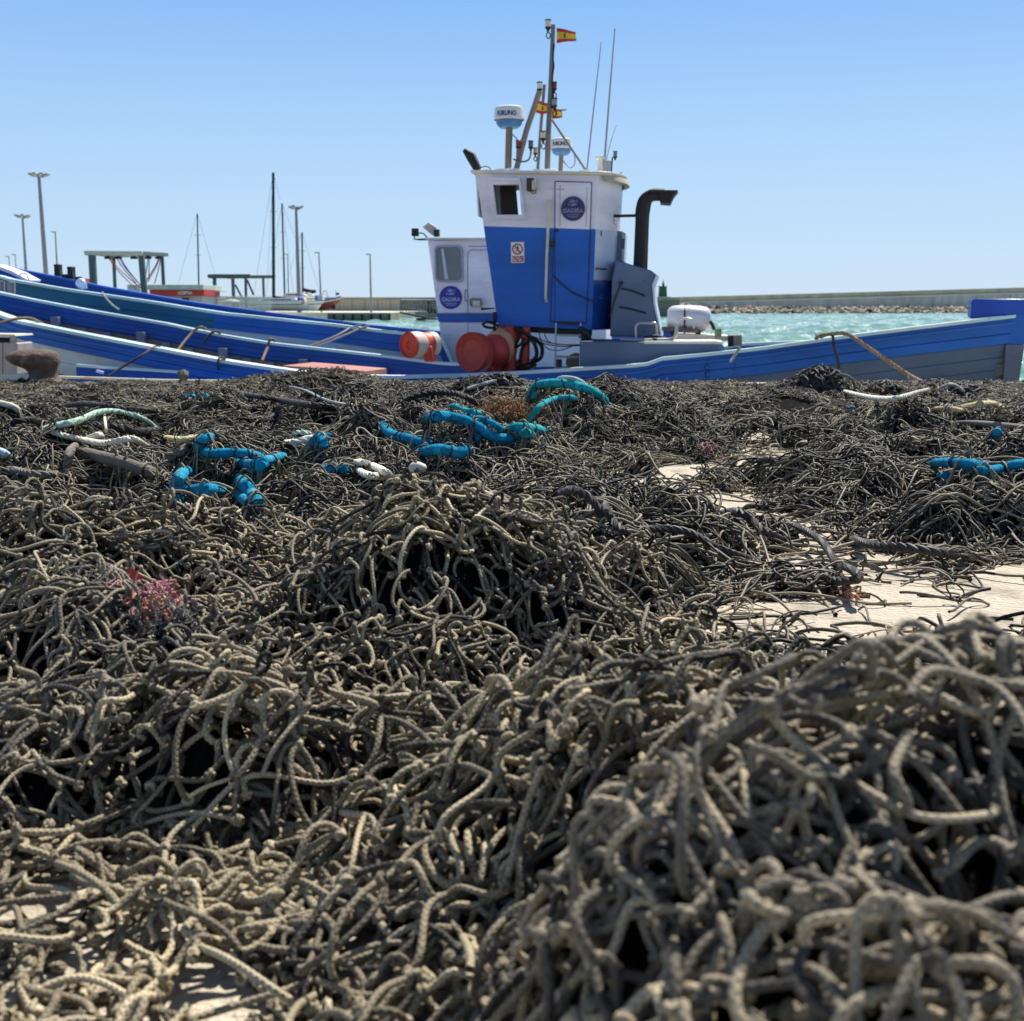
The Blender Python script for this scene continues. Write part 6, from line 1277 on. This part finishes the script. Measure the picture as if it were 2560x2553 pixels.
for k, (x, y, lb) in enumerate(((478, 992, 'short blue strand near the bollard side of the heap'), (510, 991, 'second short blue strand beside the first near the quay'), (925, 1035, 'small dull blue scrap left of the centre coil'), (1310, 1020, 'blue scrap in shade under the turquoise arch'),
        (2128, 1020, 'tiny turquoise scrap in front of the bow netting'), (565, 1278, 'blue scrap at the rim of the brown net'), (295, 1255, 'pale blue scrap at the left rim of the brown net'), (120, 1195, 'pale blue scrap left in the dark netting'), (305, 1137, 'blue plastic scrap on the grey roll'))):
    hose([(x - 11, y), (x, y - 2, .005), (x + 11, y)], .011 if y > 1000 else .016, hose_c, lb, 'scrap', 'small blue scraps caught in the nets', 'rope_scrap', False)
# pale laid ropes
wr = mat('white_rope', srgb(222, 216, 196), .85, var=.15, vscale=40, stain=srgb(150, 140, 120), stain_amt=.5, stain_scale=8); gr_ = mat('pale_green_rope', srgb(176, 206, 186), .85, var=.2, vscale=40, stain=srgb(130, 150, 130), stain_amt=.6, stain_scale=8)
cr_ = mat('cream_rope', srgb(224, 204, 156), .9, var=.2, vscale=50, bump=.8, bscale=120); gry = mat('grey_rope', srgb(120, 114, 104), .9, var=.2, vscale=50)
WG = 'pale ropes on the nets'
def pale(pts, r, m, label, laid=True, **k): return hose(pts, r, m, label, 'rope', WG, 'rope', False, laid=laid, **k)
pale([(108, 1072), (150, 1062, .02), (200, 1050, .04), (250, 1030, .06), (300, 1030, .06), (345, 1042, .05), (380, 1062, .02), (398, 1085)], .018, gr_, 'pale green laid rope making the top of the loop at the left')
pale([(130, 1080), (165, 1090, .03), (210, 1100, .04), (260, 1108, .04), (310, 1098, .05), (340, 1100, .03), (372, 1120)], .016, wr, 'white laid rope closing the bottom of the loop at the left')
pale([(260, 1030, .06), (263, 1060, .04), (266, 1092, .02), (267, 1112)], .009, wr, 'thin pale cord hanging across the loop at the left', False)
pale([(705, 1110), (730, 1106, .03), (765, 1098, .05), (795, 1090, .05)], .019, wr, 'thick white braided rope going into the blue clump', True)
pale([(725, 1094), (745, 1082, .03), (770, 1084, .03), (782, 1092)], .016, gr_, 'small pale green arch of rope above the white braided rope')
pale([(880, 1158), (905, 1156, .03), (935, 1166, .04), (962, 1180, .03), (975, 1190, .01)], .016, wr, 'white braided flat rope loop, upper edge, above the brown net', True)
pale([(880, 1160), (900, 1178, .03), (930, 1190, .03), (975, 1190, .01)], .015, wr, 'white braided flat rope loop, lower edge, above the brown net', True)
pale([(1020, 1180), (1040, 1166, .04), (1062, 1174, .03)], .022, wr, 'white rounded rope end rising behind the brown hump', False)
pale([(-20, 1008), (10, 1010, .03), (35, 1018, .02), (50, 1030)], .022, wr, 'pale rope bend at the left edge', False)
pale([(-10, 1125), (10, 1132, .02), (25, 1145)], .018, mat('pale_blue_rope', srgb(176, 196, 206), .8), 'pale blue rope end at the left edge', False)
pale([(20, 1170), (60, 1180, .02), (110, 1186, .02), (160, 1184, .02)], .017, gry, 'grey laid rope lying level at the left above the brown net')
pale([(165, 1190), (168, 1160, .03), (175, 1130, .06), (188, 1116, .05)], .022, gry, 'grey laid rope rising steeply beside the grey roll')
hose([(195, 1128), (250, 1142, .02), (310, 1158, .04), (370, 1180, .02), (395, 1186)], .03, mat('grey_roll', srgb(128, 118, 104), .95, var=.2, vscale=60, bump=.8, bscale=90), 'thick grey fibrous roll lying diagonally at the left', 'rope', None, 'rope_roll', False)
pale([(400, 1152), (425, 1140, .03), (455, 1128, .03), (462, 1118, .02)], .022, gry, 'short dark-banded laid rope left of the curled blue end')
pale([(398, 1100), (415, 1094, .03), (450, 1098, .03), (480, 1094), (505, 1090)], .014, cr_, 'cream rope strand leading to the curled blue end')
hose([(215, 1100, .0), (232, 1092, .05), (250, 1088, .05), (256, 1100, 0)], .018, wr, 'white rag lump inside the pale green loop', 'rag', None, 'rag', False)
hose([(2330, 1030), (2350, 1022, .03), (2400, 1026, .02), (2440, 1034, .01)], .022, cr_, 'cream frayed rope by the bow, left half', 'rope', WG, 'rope', True)
hose([(2400, 1020), (2440, 1012, .05), (2485, 1010, .06), (2510, 1030, .04), (2495, 1050, .02)], .026, cr_, 'cream frayed rope by the bow, right half arched', 'rope', WG, 'rope', True)
pale([(2110, 978), (2150, 988, .04), (2200, 996, .05), (2250, 994, .05), (2290, 982, .05), (2320, 974, .04)], .018, wr, 'pale rope draped in front of the hull between the two dark bundles')
pale([(2340, 980), (2358, 966, .08), (2385, 962, .1), (2412, 980, .04)], .014, mat('pale_grey_line', srgb(176, 176, 170), .7), 'thin pale loop standing by the foot of the bow mooring rope', False)
pale([(2085, 945, .06), (2105, 937, .12), (2130, 948, .1), (2138, 975, .03)], .014, gry, 'grey loop of line standing up right of the coarse net tuft', False)
pale([(1170, 972, 0), (1200, 962, .04), (1240, 952, .06)], .016, MATS['pale_grey_line'], 'bent pale line above the black laid rope')
pale([(1392, 958, .06), (1395, 948, .1), (1415, 944, .12), (1445, 950, .1), (1470, 966, .04)], .014, MATS['pale_grey_line'], 'thin pale loop behind the big turquoise arch', False)
pale([(720, 965, .02), (760, 975, .05), (810, 998, .05), (870, 1012, .02), (960, 1016, .02)], .008, MATS['pale_grey_line'], 'long thin pale line lying over the dark heap at left centre', False)
pale([(2350, 1062, .02), (2420, 1056, .04), (2500, 1062, .04), (2580, 1068, .02)], .014, gry, 'dark grey rope lying over the right heap near the edge', False)
# black laid ropes
bl_ = mat('black_laid_rope', srgb(58, 54, 50), .65, var=.3, vscale=30, spec=.5); bk_ = mat('black_thick_rope', srgb(30, 28, 28), .7, var=.3, vscale=30)
BG = 'black laid ropes in the dark nets'
def blackr(pts, r, label, m=bl_): return hose(pts, r * .8, m, label, 'rope', BG, 'rope', False, laid=True)
blackr([(1005, 1008), (1040, 990, .03), (1090, 982, .06), (1140, 984, .06), (1180, 1000, .03), (1195, 1012)], .028, 'thick black laid rope arched left of the blue coil', bk_)
blackr([(600, 985), (650, 992, .03), (700, 1000, .03), (760, 1010, .04), (830, 1020, .03), (860, 1026)], .026, 'thick black laid rope trailing across the left heap', bk_)
blackr([(150, 1018), (200, 1010, .03), (260, 1014, .03), (330, 1024, .03), (390, 1028)], .026, 'dark matted rope above the pale green loop, rear one', bk_)
blackr([(170, 1060), (230, 1064, .02), (290, 1070, .03), (350, 1080, .02), (400, 1076)], .032, 'dark matted rope inside the pale green loop', bk_)
blackr([(20, 1060), (60, 1050, .03), (110, 1056, .02)], .03, 'dark matted rope at the left edge', bk_)
blackr([(1400, 1235), (1430, 1225, .03), (1460, 1235, .04), (1490, 1262, .03), (1510, 1300, .01)], .02, 'black laid rope winding down the flattened net, upper one')
blackr([(1510, 1240), (1515, 1270, .03), (1530, 1300, .02), (1560, 1330, .02)], .018, 'black laid rope winding down the flattened net, lower one')
blackr([(1800, 1285), (1840, 1280, .05), (1880, 1300, .06), (1910, 1330, .04), (1960, 1352, .02)], .022, 'black laid rope arching beside the bare concrete')
blackr([(1560, 1330), (1640, 1322, .03), (1720, 1330, .04), (1800, 1372, .02), (1880, 1400, .02)], .018, 'black laid rope along the middle of the spilled net')
blackr([(1910, 1298), (1990, 1316, .02), (2050, 1350, .03), (2085, 1400, .03), (2100, 1440, .02)], .018, 'black laid rope following the bare strip down to the right')
blackr([(2095, 1410), (2130, 1425, .04), (2148, 1440, .05), (2140, 1450, .03), (2100, 1452, .02), (2040, 1450, .01)], .018, 'black laid rope end looped on the concrete')
blackr([(2120, 1345), (2180, 1362, .02), (2260, 1368, .03), (2340, 1380, .02), (2420, 1385)], .022, 'black laid rope along the front of the right heap')
blackr([(1860, 1160), (1900, 1150, .05), (1922, 1146, .07), (1932, 1160, .02)], .018, 'small black rope loop over the bare concrete')
# long loose strands sweeping over the dark nets
lo_ = [Strands() for _ in range(3)]; g = np.random.default_rng(77)
LR = [((1480, 1980), (1290, 1520)), ((1900, 2560), (1080, 1400)), ((200, 1500), (1000, 1200))]
for k, ((xa, xb), (ya, yb)) in enumerate(LR):
    for _ in range(46):
        x, y = g.uniform(xa, xb), g.uniform(ya, yb); a = g.normal(.25 if k == 0 else 0, .35); p0 = S(x, y, .02)
        if float(HS(p0[0], p0[1])) < .03: continue
        pts = []; pos = p0[:2].copy(); ang = g.uniform(-.6, .6) + (math.pi if g.random() < .5 else 0); kk = g.normal(0, .25); off = g.uniform(.0, .035)
        for _s in range(26):
            h = float(HS(pos[0], pos[1])); pts.append((pos[0], pos[1], h + .01 + off * math.sin(_s * .5))); kk += g.normal(0, .08); kk *= .92; ang += kk * .35; pos = pos + .035 * np.array([math.cos(ang), math.sin(ang)])
        C = np.array(pts)[None]; C[0, :, 2] = np.convolve(np.pad(C[0, :, 2], 2, mode='edge'), np.ones(5) / 5, 'valid') + .006
        lo_[k].curves(C, np.array([g.uniform(.0045, .007)]), np.array([[0., 0., 1.]]), 6, np.array([g.uniform(.4, .8)]))
for cc in over: lo_[2].curves(cc[None], np.array([random.uniform(.004, .006)]), np.array([nrm(np.cross(cc[-1] - cc[0], (0, 0, 1)))]), 6, np.array([random.uniform(.1, .8)]))
for k, lb in enumerate(('loose long strands sweeping over the flattened black net', 'loose long strands over the right heap', 'loose long strands over the left and centre dark heaps')):
    o = lo_[k].build('loose_twine', net_dark); tag(o, lb, 'twine', kind='stuff')
# coarse net tuft by the hull, bundles
def bundle(px, py, w, h, label, m, n=26, r=.012, name='net_bundle'):
    c = S(px, py, .0); mb = MB(); g_ = np.random.default_rng(px); bm_ = MB()
    rows = [[(c[0] + w * .8 * math.sin(v) * math.cos(u) * (1 + .15 * math.sin(3 * u)), c[1] + w * .6 * math.sin(v) * math.sin(u), c[2] - .03 + h * .85 * math.cos(v) * (1 + .1 * math.sin(4 * u))) for u in np.linspace(0, 2 * math.pi, 21)] for v in np.linspace(0, math.pi * .55, 8)]
    mb.grid(rows)
    for _ in range(n):
        u0, v0 = g_.uniform(0, 6.28), g_.uniform(.0, 1.3); pts = []
        for s__ in range(5):
            u, v = u0 + s__ * g_.uniform(.2, .7), np.clip(v0 + s__ * g_.uniform(-.25, .35), 0, 1.55); e = g_.uniform(.95, 1.2)
            pts.append((c[0] + w * e * math.sin(v) * math.cos(u), c[1] + w * .7 * e * math.sin(v) * math.sin(u), c[2] - .03 + h * e * math.cos(v)))
        mb.tube(spline(pts, 4), r * g_.uniform(.7, 1.3), 6)
    return tag(mb.build(name, m), label, 'net bundle', 'small net bundles by the hull')
bundle(2050, 972, .24, .22, 'coarse knotted net tuft standing in front of the hull under the mooring rope', bl_, 46, .009)
bundle(2215, 985, .17, .14, 'round dark rope bundle right of the coarse net tuft', bl_, 34, .014)
bundle(2185, 985, .1, .10, 'brown sacking lump stuck to the round rope bundle', mat('sacking', srgb(112, 92, 72), .9, var=.3, vscale=30), 14, .01)
bundle(2405, 985, .24, .12, 'low net clump left of the stem foot', bl_, 40, .008)
bundle(1255, 962, .2, .12, 'small net clump against the hull between black rope and turquoise arch', bl_, 40, .008)
bundle(175, 975, .10, .07, 'frayed white-grey tuft at the foot of the bollard', mat('grey_tuft', srgb(170, 160, 152), .95), 50, .003, 'fibre_tuft')
# litter
lit = MB(); g = np.random.default_rng(5)
mp_ = fuzzy('pink_twine', (214, 156, 158), (176, 110, 134)); mo_ = fuzzy('orange_twine', (204, 148, 120), (160, 100, 86)); mg_ = fuzzy('grey_mono', (150, 146, 142), (100, 100, 110))
def tangle(px, py, spread, m, label, n=60, r=.0012, seed=1, lift=.0, len_=8, name='twine_tangle', up=.02):
    g = np.random.default_rng(seed); c = S(px, py, lift); mb = MB()
    for _ in range(n):
        p = c + g.normal(0, 1, 3) * np.array([spread, spread * .6, up]); pts = [p]
        for _s in range(len_): pts.append(pts[-1] + g.normal(0, 1, 3) * spread * .28)
        for q_ in pts: q_[2] = max(q_[2], float(HS(q_[0], q_[1])) - .01) if abs(q_[2]) < 5 else q_[2]
        mb.tube(spline(pts, 3), r, 4, cap=False)
    return tag(mb.build(name, m), label, 'twine', 'fine twine tangles caught in the nets')
tangle(370, 1500, .035, mp_, 'pink twine tangle caught in the brown net at the left', 34, .002, 1, .0)
tangle(420, 1495, .03, mp_, 'pink and purple net scrap right of the pink twine', 22, .002, 2, .0)
tangle(375, 1525, .022, mo_, 'small orange net scrap below the pink twine', 30, .003, 3, .012)
tangle(210, 1470, .05, mg_, 'grey monofilament tangle left of the pink twine', 50, .0008, 4, .0)
tangle(420, 1548, .03, mg_, 'thin white monofilament tangle under the pink twine', 50, .0009, 5, .015)
c = S(325, 1440, .02); mb = MB(); mb.add([c + p for p in ((-.022, 0, -.012), (.0, -.01, .028), (.02, 0, .012), (.032, .005, -.016), (.005, -.02, -.02))], [(0, 1, 4), (1, 2, 4), (2, 3, 4), (0, 4, 3)]); tag(mb.build('plastic_scrap', mat('red_plastic', srgb(226, 70, 64), .4)), 'crumpled red plastic scrap lying in the brown net at the left', 'scrap')
tangle(2110, 1492, .022, mo_, 'orange twine scrap on the bare concrete', 26, .003, 8, .0, up=.01); tangle(1765, 1130, .035, mp_, 'small pink twine scrap at the foot of the round net mound', 30, .003, 9, .0)
tangle(1270, 1035, .07, mat('tan_sacking', srgb(150, 112, 76), .95), 'tan fibre mat beside the centre blue coil', 220, .003, 10, .03, name='fibre_mat')
